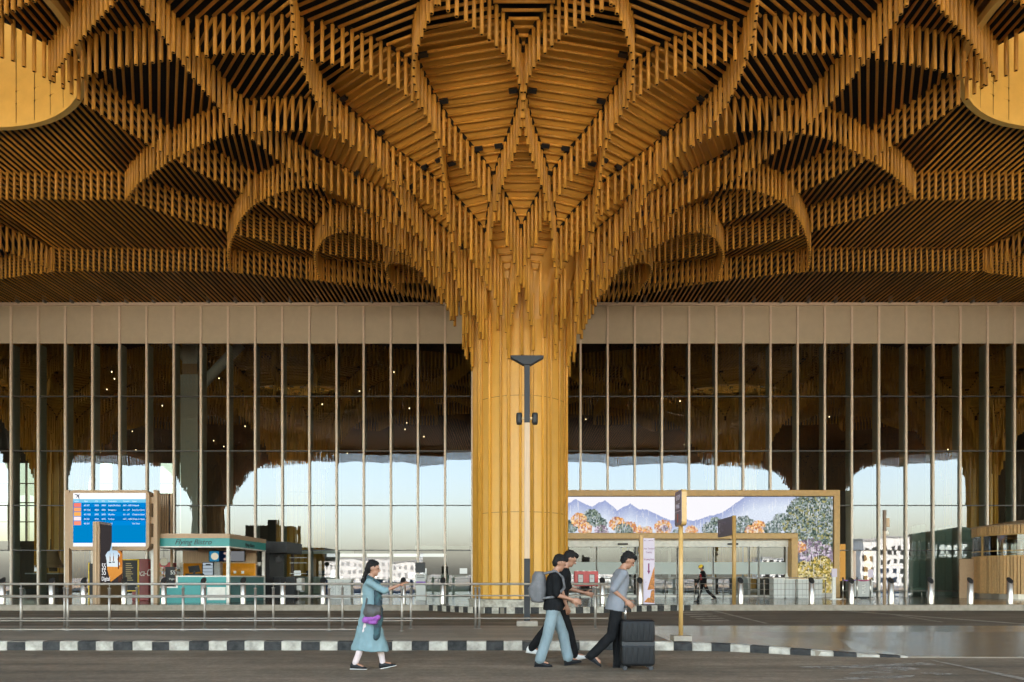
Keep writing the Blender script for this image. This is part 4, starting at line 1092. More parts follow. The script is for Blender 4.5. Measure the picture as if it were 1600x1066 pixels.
BL = [(4, 'at the left edge of the photo'), (81, 'between the left edge and the flight board'), (131, 'below the left end of the flight board'), (194, 'just right of the totem foot'),
      (256, 'in front of the kiosk display case'), (318, 'in front of the kiosk counter lettering'), (380, 'in front of the kiosk side wall'), (442, 'in front of the white pedestal desk'),
      (505, 'left of the white lettered counter'), (568, 'behind the woman in teal'), (630, 'beyond the outstretched hand of the woman'), (692, 'beside the left foot of the golden column'),
      (941, 'right of the red fire box'), (1000, 'touching the lilac coach sign'), (1157, 'right of the purple flag sign post'), (1268, 'in front of the screen leg'),
      (1330, 'between the rope posts and the grey box'), (1392, 'right of the brown camera pole'), (1454, 'alone before plain glass, left of the slatted booth corner'),
      (1516, 'at the left corner of the slatted booth'), (1578, 'in front of the slatted booth near the right edge')]
for p, lb in BL:
    o = thing('bollard', (PX(p, 31.35), 31.35, .24), 'steel bollard with slanted black top ' + lb, 'bollard', 'steel bollards along the forecourt')
    for nm, me in (('post', me_body), ('cap', me_cap), ('foot_ring', me_ring)):
        c = bpy.data.objects.new(nm, me); C.objects.link(c); c.parent = o

# railings
def railing(name, d_, posts, xa, xb, rails, label, base=.165, top=1.22, post_r=.028, stubs=True):
    t = thing(name, (0, 0, 0), label, 'railing')
    for p in posts:
        x = PX(p, d_); m = MB(); m.tube((x, d_, base), (x, d_, top - .1), post_r, 12)
        m.tube((x, d_, base), (x, d_, base + .012), post_r * 2.2, 14)
        if stubs: m.tube((x, d_, top - .11), (x, d_, top - .085), post_r * 1.5, 12); m.tube((x, d_, top - .085), (x, d_, top), .011, 8)
        m.build('post', STEELD, t)
    for z, r_, x1 in rails:
        MB().tube((xa, d_ - .03 if z < top else d_, z), (x1 or xb, d_ - .03 if z < top else d_, z), r_, 12).build('rail', STEELD, t)
    return t
railing('railing', 16.5, [-80, 33, 106, 171, 286, 399, 514, 628], PX(-150, 16.5), PX(645, 16.5), [(1.22, .030, None), (.93, .018, None), (.40, .018, None), (.17 + .03, .024, PX(556, 16.5))],
        'front steel railing on the island ending at the outstretched hand of the woman')
railing('railing', 17.4, [-20, 101, 214, 320, 427, 535, 642, 743, 749, 930], PX(-150, 17.4), PX(950, 17.4), [(1.215, .030, None), (.94, .018, None), (.405, .018, None)],
        'rear steel railing on the island running past the golden column')
railing('railing', 33.6, [1093, 1146, 1194, 1243, 1290], PX(1090, 33.6), PX(1291, 33.6), [(1.39, .02, None), (1.12, .012, None), (.86, .012, None), (.6, .012, None), (.42, .012, None)],
        'thin steel barrier on the forecourt in front of the entrance doors', .24, 1.39, .022, False)
railing('railing', 42.0, [900, 950, 1000, 1040, 1085, 1130], PX(895, 42), PX(1135, 42), [(1.36, .02, None), (1.05, .015, None), (.75, .015, None), (.45, .015, None)],
        'thin steel barrier close to the entrance doors behind the lilac sign', .24, 1.36, .025, False)
railing('railing', 44.2, [1345, 1392, 1440, 1500], PX(1315, 44.2), PX(1530, 44.2), [(.62, .03, None)], 'low single bar rail at the foot of the glass left of the slatted booth', .24, .62, .03, False)
# rope posts
for k, (p, lb) in enumerate(((1317, 'chrome rope post nearest the portal frame'), (1339, 'chrome rope post in the middle, in front of the grey box'), (1360, 'chrome rope post with the lilac card, right of the grey box'))):
    o = thing('rope_post', (PX(p, 40), 40, .24), lb, 'barrier post', 'rope posts'); MB().lathe([(.18, 0), (.18, .02), (.05, .05)], 20).build('base', STEEL, o); MB().tube((0, 0, .04), (0, 0, 1.12), .04, 12).build('post', STEEL, o)
    if k == 2: box('card', (-.14, -.03, 1.18), (.14, -.01, 1.62), LILAC, o)
    else: MB().tube((0, 0, 1.12), (0, 0, 1.18), .05, 12).build('belt_head', CHAR, o)
t = thing('barrier_belt', (PX(1317, 40), 40, 1.29), 'purple and red belt strung between the chrome rope posts', 'belt')
mb = MB(); L = PX(1360, 40) - PX(1317, 40); K = 16
for k in range(K):
    a, b = k / K, (k + 1) / K; za, zb_ = -.05 * math.sin(PI * (a * 2 % 1)), -.05 * math.sin(PI * ((b * 2) % 1 if k % 8 != 7 else 1))
    mb.poly([(a * L, 0, za - .03), (b * L, 0, zb_ - .03), (b * L, 0, zb_ + .03), (a * L, 0, za + .03)], 0 if k < 8 else 1)
mb.build('webbing', [mat('belt_purple', (.10, .04, .22), .6), mat('belt_red', (.30, .02, .10), .6)], t)
t = thing('white_sign_stand', (PX(1303.5, 39.5), 39.5, .24), 'white floor stand with a small lilac card by the portal frame', 'sign')
box('post', (-.09, 0, 0), (.09, .08, 1.2), WHITEP, t); box('card', (-.14, -.03, 1.2), (.14, .02, 1.65), LILAC, t); box('base', (-.3, -.2, 0), (.3, .3, .04), WHITEP, t)
t = thing('grey_box', (PX(1349, 41), 41, .24), 'grey steel cabinet with white upright writing behind the rope posts', 'cabinet')
box('body', (-.5, 0, .1), (.5, .6, 1.05), GREY, t, .015); box('side_panel', (.42, -.02, .1), (.52, .5, 1.05), LIGHTW, t); box('plinth', (-.45, .05, 0), (.45, .55, .1), CHAR, t)
text('lettering', 'PULL', .26, (.1, -.006, .25), WHITEP, t, rot=(PI/2, -PI/2, 0), depth=.002)
text('lettering', 'PUSH', .2, (.5, -.026, .3), GREY, t, rot=(PI/2, -PI/2, 0), depth=.002)
# slatted booth at the right
t = thing('slatted_booth', (0, 0, 0), 'wooden slatted booth with gold framed windows at the right edge of the photo', 'booth')
BR, BCX, BCY, BH = 3.3, 29.9, 41.6, 4.15
BX, BY, BW, BD = BCX - BR, BCY - BR, 2 * BR, 2 * BR
P = [(BCX + BR * math.cos(2*PI*k/40), BCY + BR * math.sin(2*PI*k/40)) for k in range(40)]; full = P + [P[0]]
def along(step):
    out = []
    for a, b in zip(full[:-1], full[1:]):
        L = math.dist(a, b); n = max(1, round(L / step)); ang = math.atan2(b[1]-a[1], b[0]-a[0])
        for k in range(n): f = (k + .5) / n; out.append((a[0] + (b[0]-a[0])*f, a[1] + (b[1]-a[1])*f, ang))
    return out
def inset(P, q):
    cx = BX + BW/2; cy = BY + BD/2
    return [(cx + (x-cx)*(1-q/(BW/2)), cy + (y-cy)*(1-q/(BD/2))) for x, y in P]
MB().prism(inset(P, .12), .24, .55).build('plinth', STEEL, t)
MB().prism(inset(P, .06), .55, 2.55).build('lower_wall', mat('booth_backing', (.34, .18, .06), .6), t); MB().prism(inset(P, .06), 3.85, BH).build('upper_wall', bpy.data.materials['booth_backing'], t)
SLW = mat('booth_slat', (.56, .34, .15), .5, var=.1); add_island_variation(SLW, .25)
lo = MB(); hi = MB()
for i, (x, y, a) in enumerate(along(.17)):
    M = Matrix.Translation((x, y, 0)) @ Matrix.Rotation(a, 4, 'Z'); wd = .072 if i % 2 else .058
    lo.quadbox((-wd, -.05, .52), (wd, .05, 2.6), 0, M); hi.quadbox((-wd, -.05, 3.8), (wd, .05, BH + .1), 0, M)
struct(lo.build('lower_slats', SLW, t), 'stuff'); struct(hi.build('upper_slats', SLW, t), 'stuff')
for k in range(0, 40, 5):
    fr = MB(); pn = MB()
    for q in range(5):
        a, b = full[k + q], full[k + q + 1]; L = math.dist(a, b); ang = math.atan2(b[1]-a[1], b[0]-a[0]); M = Matrix.Translation((*a, 0)) @ Matrix.Rotation(ang, 4, 'Z')
        if q == 0: fr.quadbox((-.05, -.05, 2.6), (.05, .05, 3.8), 0, M)
        for z0_, z1_ in ((2.55, 2.63), (2.86, 2.91), (3.74, 3.82)): fr.quadbox((0, -.04, z0_), (L, .04, z1_), 0, M)
        pn.quadbox((0, -.008, 2.63), (L, .008, 3.74), 0, M)
    w = fr.build('window_frame', GOLDF, t); pn.build('pane', CLEAR, w)
rf = MB(); cx, cy = BX + BW/2, BY + BD/2
pr = inset(P, -.1)
rf.prism(pr, BH + .1, BH + .16); 
for a, b in zip(pr, pr[1:] + pr[:1]): rf.poly([(*a, BH + .162), (*b, BH + .162), (cx - .6, cy, BH + .6)])
rf.build('roof', TANP, t)
box('tan_screen', (BCX - BR - .75, BCY + .9, .24), (BCX - BR + .1, BCY + 1.0, 2.5), TANP, t); MB().quadbox((BCX - 1.2, BCY - 1.6, 2.3), (BCX + .8, BCY - 1.0, 2.78)).build('counter', CHAR, t)
# things just inside the glass
t = thing('green_partition', (PX(1470, 49), 49, .24), 'dull green partition with a wavy top inside the glass left of the slatted booth', 'partition')
mb = MB()
for k in range(16):
    a, b = -1.9 + k * .28, -1.62 + k * .28; z = 4.6 + .12 * math.sin(k * .8); mb.quadbox((a, .02 * (k % 2), 0), (b - .005, .3, z))
mb.build('panel', mat('dull_green', (.34, .42, .35), .6), t)
o = MB().quadbox((-1, 0, 0), (1, .3, 1.9)).build('blue_drape', BLUEI, None); o.location = (PX(1395, 47), 47, .24); tag(o, 'dark blue draped stand inside the glass near the camera pole', 'drape')
o = thing('side_chair', (PX(1425, 47.5), 47.5, .24), 'tall dull green seat back inside the glass', 'chair'); box('back', (-.5, 0, 0), (.5, .3, 2.6), bpy.data.materials['dull_green'], o, .12); box('seat', (-.5, -.7, .2), (.5, 0, .6), bpy.data.materials['dull_green'], o, .06)
WARM = emis('warm_niche', tuple(srgb((235, 175, 90))), .75)
for k, (p, w) in enumerate(((1316, .9), (1332, .5), (1359, .7))):
    o = thing('lit_niche', (PX(p, 52), 52, 1.2), ('warm lit niche glowing right behind the portal frame', 'warm lit niche glowing left of the camera pole', 'small warm lit niche above the rope posts')[k], 'niche', 'warm lit niches inside')
    box('glow_panel', (-w / 2, 0, 0), (w / 2, .1, 2.2 + .4 * (k == 0)), WARM, o); box('surround', (-w / 2 - .1, .11, -.9), (w / 2 + .1, .2, 2.9), INTW, o)
for k, (p, d_, w, h, m_, lb) in enumerate(((66, 50, 2.2, 2.6, INTW, 'dark shop unit inside the glass at the left edge'), (600, 56, 9, 1.9, BLUEI, 'blue check-in desk row inside the glass behind the woman'),
                                       (690, 54, 4, 2.4, FIN, 'grey green counter block inside the glass left of the column'), (500, 58, 5, 2.2, FIN, 'grey green counter block inside the glass behind the white counters'))):
    o = thing('hall_counter', (PX(p, d_), d_, .24), lb, 'counter', 'counters inside the hall')
    box('body', (-w/2, 0, 0), (w/2, 1, h * .55), m_, o); box('top', (-w/2 - .05, -.05, h * .55), (w/2 + .05, 1.05, h * .55 + .08), LIGHTW, o)
    for q in range(int(w)): box('monitor', (-w/2 + .3 + q, .4, h * .62), (-w/2 + .85 + q, .46, h * .62 + .4), SCREENW if q % 3 == 0 else CHAR, o)
    if k: box('lit_header', (-w/2, .6, h + .9), (w/2, .7, h + 1.15), SCREENW if k == 1 else LIGHTW, o)
o = thing('coffee_canopy', (PX(79, 49), 49, 0), 'tan lampshade-like canopy over the dark shop inside the glass', 'canopy')
MB().lathe([(.95, 2.1), (.7, 2.35), (.5, 2.8), (.42, 3.2)], 20).build('shade', TANP, o); MB().tube((0, 0, 3.2), (0, 0, 4.0), .03, 8).build('stem', CHAR, o)

# ------------------------------------------------------------------ far buildings across the landside (seen mirrored in the glass)
rb = random.Random(9)
for k, (x, y, w, h) in enumerate(((118, -150, 15, 14), (134, -160, 12, 12), (152, -170, 18, 15), (98, -190, 10, 9), (-60, -230, 40, 10), (20, -240, 60, 8))):
    t = thing('apartment_block', (x, y, 0), ('white apartment block mirrored beside the camera pole', 'white apartment block mirrored right of the camera pole', 'wide white block mirrored left of the slatted booth', 'low white block mirrored over the rope posts', 'long low terminal shed mirrored behind the woman', 'long low hall mirrored right of the column')[k], 'building', 'far buildings across the road')
    box('wall', (-w/2, -6, 0), (w/2, 6, h), LIGHTW, t); mb = MB(); nz = int(h / 3); nx = int(w / 2.2)
    for a in range(nx):
        for b in range(nz): mb.quadbox((-w/2 + .6 + a * 2.2, 6.0, .9 + b * 3), (-w/2 + 1.7 + a * 2.2, 6.03, 2.4 + b * 3))
    if nx * nz: struct(mb.build('windows', CHAR if k < 4 else GREY, t), 'stuff')
    box('parapet', (-w/2 - .2, -6.2, h), (w/2 + .2, 6.2, h + .5), GREY, t)

# ------------------------------------------------------------------ people
SKIN = mat('skin', (0.30, 0.145, 0.085), 0.5, var=.08, vscale=6)
HAIR = mat('hair_black', (0.008, 0.0065, 0.006), 0.75, spec=.2, var=.4, vscale=30, stretch=(1, 1, 4))
DENIM = mat('pale_denim', (0.155, 0.20, 0.212), 0.8, var=.16, vscale=7, stretch=(1, 1, .4))
BLK = mat('black_cloth', (0.009, 0.009, 0.0095), 0.9, spec=.12, var=.3, vscale=8)
GREYT = mat('grey_jersey', (0.17, 0.175, 0.19), 0.85, var=.08, vscale=6)
TEALK = mat('teal_kurta', (0.145, 0.222, 0.235), 0.8, var=.12, vscale=5, stretch=(1, 1, .4))
SHOEW = mat('white_trainer', (0.6, 0.58, 0.55), 0.5); SHOEB = mat('black_shoe', (0.011, 0.011, 0.012), 0.5, spec=.2)
SOLE = mat('pale_sole', (0.5, 0.47, 0.42), 0.6); PACK = mat('grey_backpack', (0.115, 0.11, 0.11), 0.75, var=.2, vscale=10)
PINKW = mat('pale_leggings', (0.52, 0.42, 0.40), 0.8); EYE = mat('eye', (.02, .015, .012), .2)
PRINT = mat('printed_scarf', (0.012, 0.016, 0.028), .8, vscale=9, col2=(0.03, 0.075, 0.08)); VIOLET = mat('violet_cloth', (0.22, 0.06, 0.26), .75, var=.2, vscale=8)
DBAG = mat('dark_bag', (.045, .04, .035), .55, var=.2); RVEST = mat('red_vest', (.42, .02, .025), .7)

class Blob:
    """closed shapes that a voxel remesh grows into one continuous surface"""
    def __init__(s): s.mb = MB()
    def cap(s, p0, p1, r0, r1=None, n=14):
        r1 = r0 if r1 is None else r1
        p0 = Vector(p0); p1 = Vector(p1); d = p1 - p0; L = d.length
        d = d.normalized() if L > 1e-6 else Vector((0, 0, 1))
        a = d.orthogonal().normalized(); c = d.cross(a)
        prof = [(r0 * math.sin(t), -r0 * math.cos(t)) for t in (.25, .6, .95, 1.3)] + [(r0, 0), (r1, L)] + [(r1 * math.cos(t), L + r1 * math.sin(t)) for t in (.3, .65, 1.0, 1.32)]
        s.rings([(p0 + d * h, a * r, c * r) for r, h in prof], n); return s
    def rings(s, R, n=20):
        b = len(s.mb.v); m = s.mb
        for ce, ax, ay in R:
            for k in range(n):
                t = 2*PI*k/n; m.v.append(tuple(Vector(ce) + Vector(ax) * math.cos(t) + Vector(ay) * math.sin(t)))
        for i in range(len(R) - 1):
            for k in range(n):
                j = (k+1) % n; m.f.append((b+i*n+k, b+i*n+j, b+(i+1)*n+j, b+(i+1)*n+k)); m.m.append(0); m.sm.append(True)
        m.f.append(tuple(b+k for k in reversed(range(n)))); m.f.append(tuple(b+(len(R)-1)*n+k for k in range(n))); m.m += [0, 0]; m.sm += [True, True]
        return s
    def ell(s, c, r, M=None, n=16):
        c = Vector(c); R = []
        for k in range(1, 12):
            t = PI * k / 12; q = math.sin(t)
            ce = Vector((0, 0, -r[2] * math.cos(t))); ax = Vector((r[0]*q, 0, 0)); ay = Vector((0, r[1]*q, 0))
            if M: ce, ax, ay = M @ ce, M @ ax, M @ ay
            R.append((c + ce, ax, ay))
        return s.rings(R, n)
    def build(s, name, m, parent=None, voxel=.011, smooth=5, wrinkle=0.0, wsize=.12):
        o = s.mb.build(name + '_raw', m)
        bm_fix(o.data)
        r = o.modifiers.new('r', 'REMESH'); r.mode = 'VOXEL'; r.voxel_size = voxel
        sm = o.modifiers.new('s', 'SMOOTH'); sm.iterations = smooth; sm.factor = .5
        if wrinkle:
            tx = bpy.data.textures.get('folds%g' % wsize) or bpy.data.textures.new('folds%g' % wsize, 'CLOUDS'); tx.noise_scale = wsize
            dp = o.modifiers.new('d', 'DISPLACE'); dp.texture = tx; dp.strength = wrinkle; dp.mid_level = .5
        dg = bpy.context.evaluated_depsgraph_get()
        me = bpy.data.meshes.new_from_object(o.evaluated_get(dg))
        C.objects.unlink(o); bpy.data.objects.remove(o)
        me.polygons.foreach_set('use_smooth', [True] * len(me.polygons))
        me.materials.clear(); me.materials.append(m)
        q = bpy.data.objects.new(name, me); C.objects.link(q)
        if parent: q.parent = parent
        return q
def bm_fix(me):
    import bmesh
    b = bmesh.new(); b.from_mesh(me); bmesh.ops.recalc_face_normals(b, faces=b.faces); b.to_mesh(me); b.free()

def dirv(a, y=0.0):
    """unit vector in the walking plane; a degrees forward from straight down"""
    t = math.radians(a); return Vector((math.sin(t), y, -math.cos(t))).normalized()

def pose(h, lean, legs, arms, nod=10, girl=False):
    """joint positions; legs/arms = ((thigh, knee bend), ...) for (left, right), angles in degrees"""
    s = h / 1.75; J = {}
    up = Vector((math.sin(math.radians(lean)), 0, math.cos(math.radians(lean))))
    fw = Vector((up.z, 0, -up.x)); sh = .165 if girl else .19; hw = .095
    J['hip'] = Vector((0, 0, .94)); J['up'] = up; J['fw'] = fw
    J['waist'] = J['hip'] + up * .16; J['chest'] = J['hip'] + up * .36; J['shl'] = J['hip'] + up * .50; J['neck'] = J['hip'] + up * .545
    hu = Vector((math.sin(math.radians(lean + nod)), 0, math.cos(math.radians(lean + nod)))); J['hu'] = hu; J['hf'] = Vector((hu.z, 0, -hu.x))
    J['head'] = J['neck'] + hu * .155 + J['hf'] * .015
    for sd, y in (('L', 1), ('R', -1)):
        ta, kb = legs[0 if sd == 'L' else 1][:2]; foot = legs[0 if sd == 'L' else 1][2]
        hp = J['hip'] + Vector((0, y * hw, -.03)); k = hp + dirv(ta) * .43; a = k + dirv(ta - kb) * .41
        fv = Vector((math.cos(math.radians(foot)), y * .12, math.sin(math.radians(foot)))).normalized()
        J['hp' + sd], J['kn' + sd], J['an' + sd], J['ft' + sd] = hp, k, a, fv
        aa, eb, spread = arms[0 if sd == 'L' else 1]
        sp = J['shl'] + Vector((0, y * sh, -.03)); e = sp + dirv(aa, y * spread) * .285; w = e + dirv(aa + eb, y * (spread - .12)) * .25
        J['sh' + sd], J['el' + sd], J['wr' + sd], J['hd' + sd] = sp, e, w, dirv(aa + eb, y * (spread - .1))
    low = min(min((J['an' + q] + Vector((0, 0, -.085))).z, (J['an' + q] + J['ft' + q] * .17 + Vector((0, 0, -.06))).z) for q in 'LR')
    for k in J:
        if k not in ('up', 'fw', 'hu', 'hf') and k[:2] not in ('ft', 'hd'): J[k] = (J[k] - Vector((0, 0, low))) * s
    J['s'] = s
    return J

def hand(b, w, d, palm, s, y, curl=25):
    """palm and five bent fingers; d along the hand, palm = direction the palm faces"""
    d = d.normalized(); palm = (palm - d * palm.dot(d)).normalized(); side = d.cross(palm).normalized()
    pc = w + d * .075 * s
    b.rings([(w, palm * .017 * s, side * .024 * s), (w + d * .03 * s, palm * .016 * s, side * .036 * s), (w + d * .07 * s, palm * .015 * s, side * .042 * s), (w + d * .095 * s, palm * .012 * s, side * .040 * s)], 14)
    for k, L in enumerate((.070, .080, .075, .058)):
        p = w + d * .088 * s + side * (-.032 + .0213 * k) * s; v = d.copy()
        for j, q in enumerate((.45, .32, .25)):
            ang = math.radians(curl * (.5 + .5 * j + .08 * k)); v = (d * math.cos(ang) + palm * math.sin(ang) + side * (-.09 + .06 * k)).normalized()
            e = p + v * L * q * s; b.cap(p, e, (.0092 - .0008 * j) * s, (.0086 - .0009 * j) * s, 8); p = e
    p = w + d * .028 * s - side * .030 * s
    for j, (L, a) in enumerate(((.042, 50), (.032, 32), (.026, 15))):
        v = (d * math.cos(math.radians(a)) - side * math.sin(math.radians(a)) + palm * .35).normalized(); e = p + v * L * s; b.cap(p, e, (.0125 - .0015 * j) * s, (.0112 - .0015 * j) * s, 8); p = e

def person(loc, rz, label, J, girl=False):
    s = J['s']; b = Blob(); up, fw, hu, hf = J['up'], J['fw'], J['hu'], J['hf']; Y = Vector((0, 1, 0))
    q = .9 if girl else 1.0
    b.rings([(J['hip'] - up * .09 * s, fw * .08 * s, Y * .12 * s), (J['hip'], fw * .115 * s, Y * .165 * s), (J['waist'], fw * .095 * s, Y * .135 * q * s), (J['chest'], fw * .115 * s, Y * .16 * q * s),
             (J['shl'] - up * .04 * s, fw * .095 * s, Y * .185 * q * s), (J['shl'] + up * .015 * s, fw * .065 * s, Y * .12 * q * s), (J['neck'] + up * .01 * s, fw * .055 * s, Y * .06 * s)])
    b.cap(J['neck'] - up * .03 * s, J['head'] - hu * .06 * s, .056 * s * q, .052 * s * q)
    M = Matrix((hf, Y, hu)).transposed()
    hd = J['head']
    b.ell(hd + hu * .015 * s - hf * .008 * s, (.098 * s, .076 * s, .108 * s), M); b.ell(hd - hu * .055 * s + hf * .022 * s, (.068 * s, .058 * s, .072 * s), M); b.ell(hd - hu * .098 * s + hf * .060 * s, (.026 * s, .026 * s, .018 * s), M)
    b.cap(hd + hf * .088 * s + hu * .008 * s, hd + hf * .106 * s - hu * .028 * s, .010 * s, .016 * s, 10)
    b.cap(hd + hf * .080 * s - hu * .058 * s - Y * .02 * s, hd + hf * .080 * s - hu * .058 * s + Y * .02 * s, .010 * s)
    b.cap(hd + hf * .083 * s + hu * .022 * s - Y * .035 * s, hd + hf * .083 * s + hu * .022 * s + Y * .035 * s, .010 * s)
    for y in (1, -1): b.ell(hd + Y * y * .077 * s - hf * .01 * s - hu * .008 * s, (.018 * s, .010 * s, .030 * s), M)
    for S in 'LR':
        y = 1 if S == 'L' else -1
        b.cap(J['sh' + S], J['el' + S], .047 * s * q, .038 * s * q); b.cap(J['el' + S], J['wr' + S], .037 * s * q, .024 * s * q)
        hand(b, J['wr' + S], J['hd' + S], J.get('palm' + S, Vector((0, -y, -.25))), s * (.93 if girl else 1), y, J.get('curl', 28))
        b.cap(J['hp' + S], J['kn' + S], .082 * s, .055 * s); b.cap(J['kn' + S], J['an' + S], .052 * s, .036 * s); b.cap(J['an' + S], J['an' + S] + J['ft' + S] * .12 * s - Vector((0, 0, .04 * s)), .036 * s, .03 * s)
    o = b.build('person', SKIN, None, .0075, 3)
    o.location = loc; o.rotation_euler = (0, 0, rz); tag(o, label, 'person')
    eb = MB()
    for y in (1, -1):
        c = hd + hf * .083 * s + Y * y * .033 * s + hu * .003 * s; eb.tube(c, c + hf * .010 * s, .011 * s, 10, r1=.007 * s)
    eb.build('eyes', EYE, o)
    return o
def shoes(J, o, m, sole):
    s = J['s']
    for S in 'LR':
        f = J['ft' + S]; a = J['an' + S]; n = Vector((0, 0, 1)); sd = f.cross(n).normalized(); upv = sd.cross(f).normalized()
        b = Blob(); base = a - upv * .055 * s
        b.rings([(base - f * .075 * s + upv * .012 * s, sd * .020 * s, upv * .03 * s), (base - f * .055 * s + upv * .03 * s, sd * .036 * s, upv * .055 * s), (base + f * .0 * s + upv * .035 * s, sd * .042 * s, upv * .06 * s), (base + f * .07 * s + upv * .012 * s, sd * .046 * s, upv * .04 * s),
                 (base + f * .14 * s - upv * .003 * s, sd * .047 * s, upv * .026 * s), (base + f * .185 * s - upv * .008 * s, sd * .034 * s, upv * .018 * s), (base + f * .2 * s - upv * .012 * s, sd * .015 * s, upv * .01 * s)], 16)
        q = b.build('shoe', m, o, .008, 3)
        b = Blob(); zz = -upv * .022 * s
        b.rings([(base - f * .085 * s + zz, sd * .02 * s, upv * .009 * s), (base - f * .06 * s + zz, sd * .042 * s, upv * .012 * s), (base + f * .06 * s + zz, sd * .047 * s, upv * .011 * s), (base + f * .14 * s + zz, sd * .052 * s, upv * .010 * s), (base + f * .19 * s + zz, sd * .038 * s, upv * .009 * s), (base + f * .208 * s + zz, sd * .015 * s, upv * .008 * s)], 16)
        b.build('sole', sole, q, .008, 2)
def trousers(J, o, m, r_th=.098, r_kn=.075, r_an=.062, drop=.0, name='trousers'):
    s = J['s']; b = Blob(); up, fw = J['up'], J['fw']; Y = Vector((0, 1, 0))
    b.rings([(J['hip'] - up * .10 * s, fw * .10 * s, Y * .13 * s), (J['hip'], fw * .128 * s, Y * .178 * s), (J['hip'] + up * .07 * s, fw * .12 * s, Y * .168 * s), (J['hip'] + up * .12 * s, fw * .112 * s, Y * .155 * s)])
    for S in 'LR':
        a = J['an' + S] + (J['an' + S] - J['kn' + S]).normalized() * drop * s
        b.cap(J['hp' + S], J['kn' + S], r_th * s, r_kn * s, 18); b.cap(J['kn' + S], a, r_kn * s, r_an * s, 18)
    return b.build(name, m, o, .011, 5, .014, .09)
def shirt(J, o, m, sleeve=1.0, hem=-.06, fat=1.12, name='shirt', girl=False, fore=0.0):
    s = J['s']; b = Blob(); up, fw = J['up'], J['fw']; Y = Vector((0, 1, 0)); q = .9 if girl else 1.0
    b.rings([(J['hip'] + up * hem * s, fw * .135 * fat * s, Y * .178 * fat * s), (J['hip'] + up * .04 * s, fw * .13 * fat * s, Y * .172 * fat * s), (J['waist'], fw * .112 * fat * s, Y * .15 * fat * q * s), (J['chest'], fw * .122 * fat * s, Y * .168 * fat * q * s),
             (J['shl'] - up * .04 * s, fw * .10 * fat * s, Y * .19 * fat * q * s), (J['shl'] + up * .022 * s, fw * .072 * fat * s, Y * .13 * fat * q * s), (J['neck'] - up * .005 * s, fw * .066 * s, Y * .072 * s)])
    for S in 'LR':
        e = J['sh' + S].lerp(J['el' + S], min(sleeve, 1)); b.cap(J['sh' + S], e, .066 * s * q, .056 * s * q, 16)
        if fore: b.cap(J['el' + S], J['el' + S].lerp(J['wr' + S], fore), .055 * s * q, .046 * s * q, 16)
    return b.build(name, m, o, .011, 5, .012, .1)
def hair_cap(J, o, m=HAIR, long=False, fringe=.045):
    s = J['s']; b = Blob(); hd = J['head']; hu, hf = J['hu'], J['hf']; M = Matrix((hf, Vector((0, 1, 0)), hu)).transposed()
    b.ell(hd + hu * .042 * s - hf * .024 * s, (.100 * s, .082 * s, .096 * s), M); b.ell(hd - hf * .052 * s - hu * .005 * s, (.066 * s, .078 * s, .085 * s), M); b.ell(hd + hu * .085 * s + hf * fringe * s, (.062 * s, .068 * s, .042 * s), M)
    if long:
        p = hd - hf * .09 * s - hu * .03 * s
        b.ell(p, (.05 * s, .05 * s, .055 * s), M); b.cap(p, p - Vector((.05, 0, .12)) * s, .042 * s, .036 * s); b.cap(p - Vector((.05, 0, .12)) * s, p - Vector((.045, 0, .27)) * s, .036 * s, .018 * s)
    return b.build('hair', m, o, .008, 2, .024, .03)

# woman in a teal kurta, pointing ahead
wd = H * F / (1046.0 - 905)
J = pose(1.60, 2, ((15, 3, 12), (-11, 9, 0)), ((-6, 10, .10), (62, 50, .05)), nod=6, girl=True); J['curl'] = 12; J['palmR'] = Vector((0, .4, -1))
W_ = person((PX(578, wd), wd, 0), 0, 'woman in a long teal kurta walking right with one arm stretched ahead', J, True)
s = J['s']; up, fw = J['up'], J['fw']; Y = Vector((0, 1, 0))
b = Blob(); hz = J['hip'].z
hemz = .30 * s
b.rings([(Vector((.0, 0, hemz)), fw * .31 * s, Y * .19 * s), (Vector((.0, 0, hemz + .03)), fw * .305 * s, Y * .19 * s), (Vector((.0, 0, .55 * s)), fw * .235 * s, Y * .175 * s), (J['hip'] - up * .06 * s, fw * .150 * s, Y * .182 * s), (J['hip'] + up * .03 * s, fw * .138 * s, Y * .172 * s), (J['waist'], fw * .115 * s, Y * .142 * s),
         (J['chest'], fw * .130 * s, Y * .158 * s), (J['shl'] - up * .04 * s, fw * .105 * s, Y * .175 * s), (J['shl'] + up * .022 * s, fw * .072 * s, Y * .115 * s), (J['neck'] - up * .012 * s, fw * .062 * s, Y * .066 * s)], 24)
for S in 'LR': b.cap(J['sh' + S], J['el' + S], .064 * s, .055 * s, 16); b.cap(J['el' + S], J['el' + S].lerp(J['wr' + S], .12), .055 * s, .052 * s, 16)
ku = b.build('kurta', TEALK, W_, .012, 5, .035, .11)
trousers(J, W_, PINKW, .085, .06, .05, -.02, 'leggings'); shoes(J, W_, SHOEB, SOLE); hair_cap(J, W_, long=True, fringe=.02)
b = Blob(); yq = -.165 * s
for p0, p1, r0, r1 in ((J['neck'] + Vector((-.03, -.05, 0)), J['chest'] + fw * .12 * s + Vector((0, -.06, .08)), .04, .05), (J['chest'] + fw * .12 * s + Vector((0, -.06, .08)), J['waist'] + fw * .13 * s + Vector((.01, -.09, .02)), .055, .065),
                      (J['waist'] + fw * .13 * s + Vector((.01, -.09, .02)), J['hip'] + fw * .17 * s + Vector((0, -.12, -.10)), .06, .07), (J['hip'] + fw * .17 * s + Vector((0, -.12, -.10)), J['hip'] + fw * .13 * s + Vector((0, -.15, -.36)), .06, .05)):
    b.cap(p0, p1, r0 * s, r1 * s)
b.build('printed_scarf', PRINT, W_, .012, 4, .04, .06)
b = Blob(); c = J['hip'] + Vector((.07, -.21, -.0)) * s
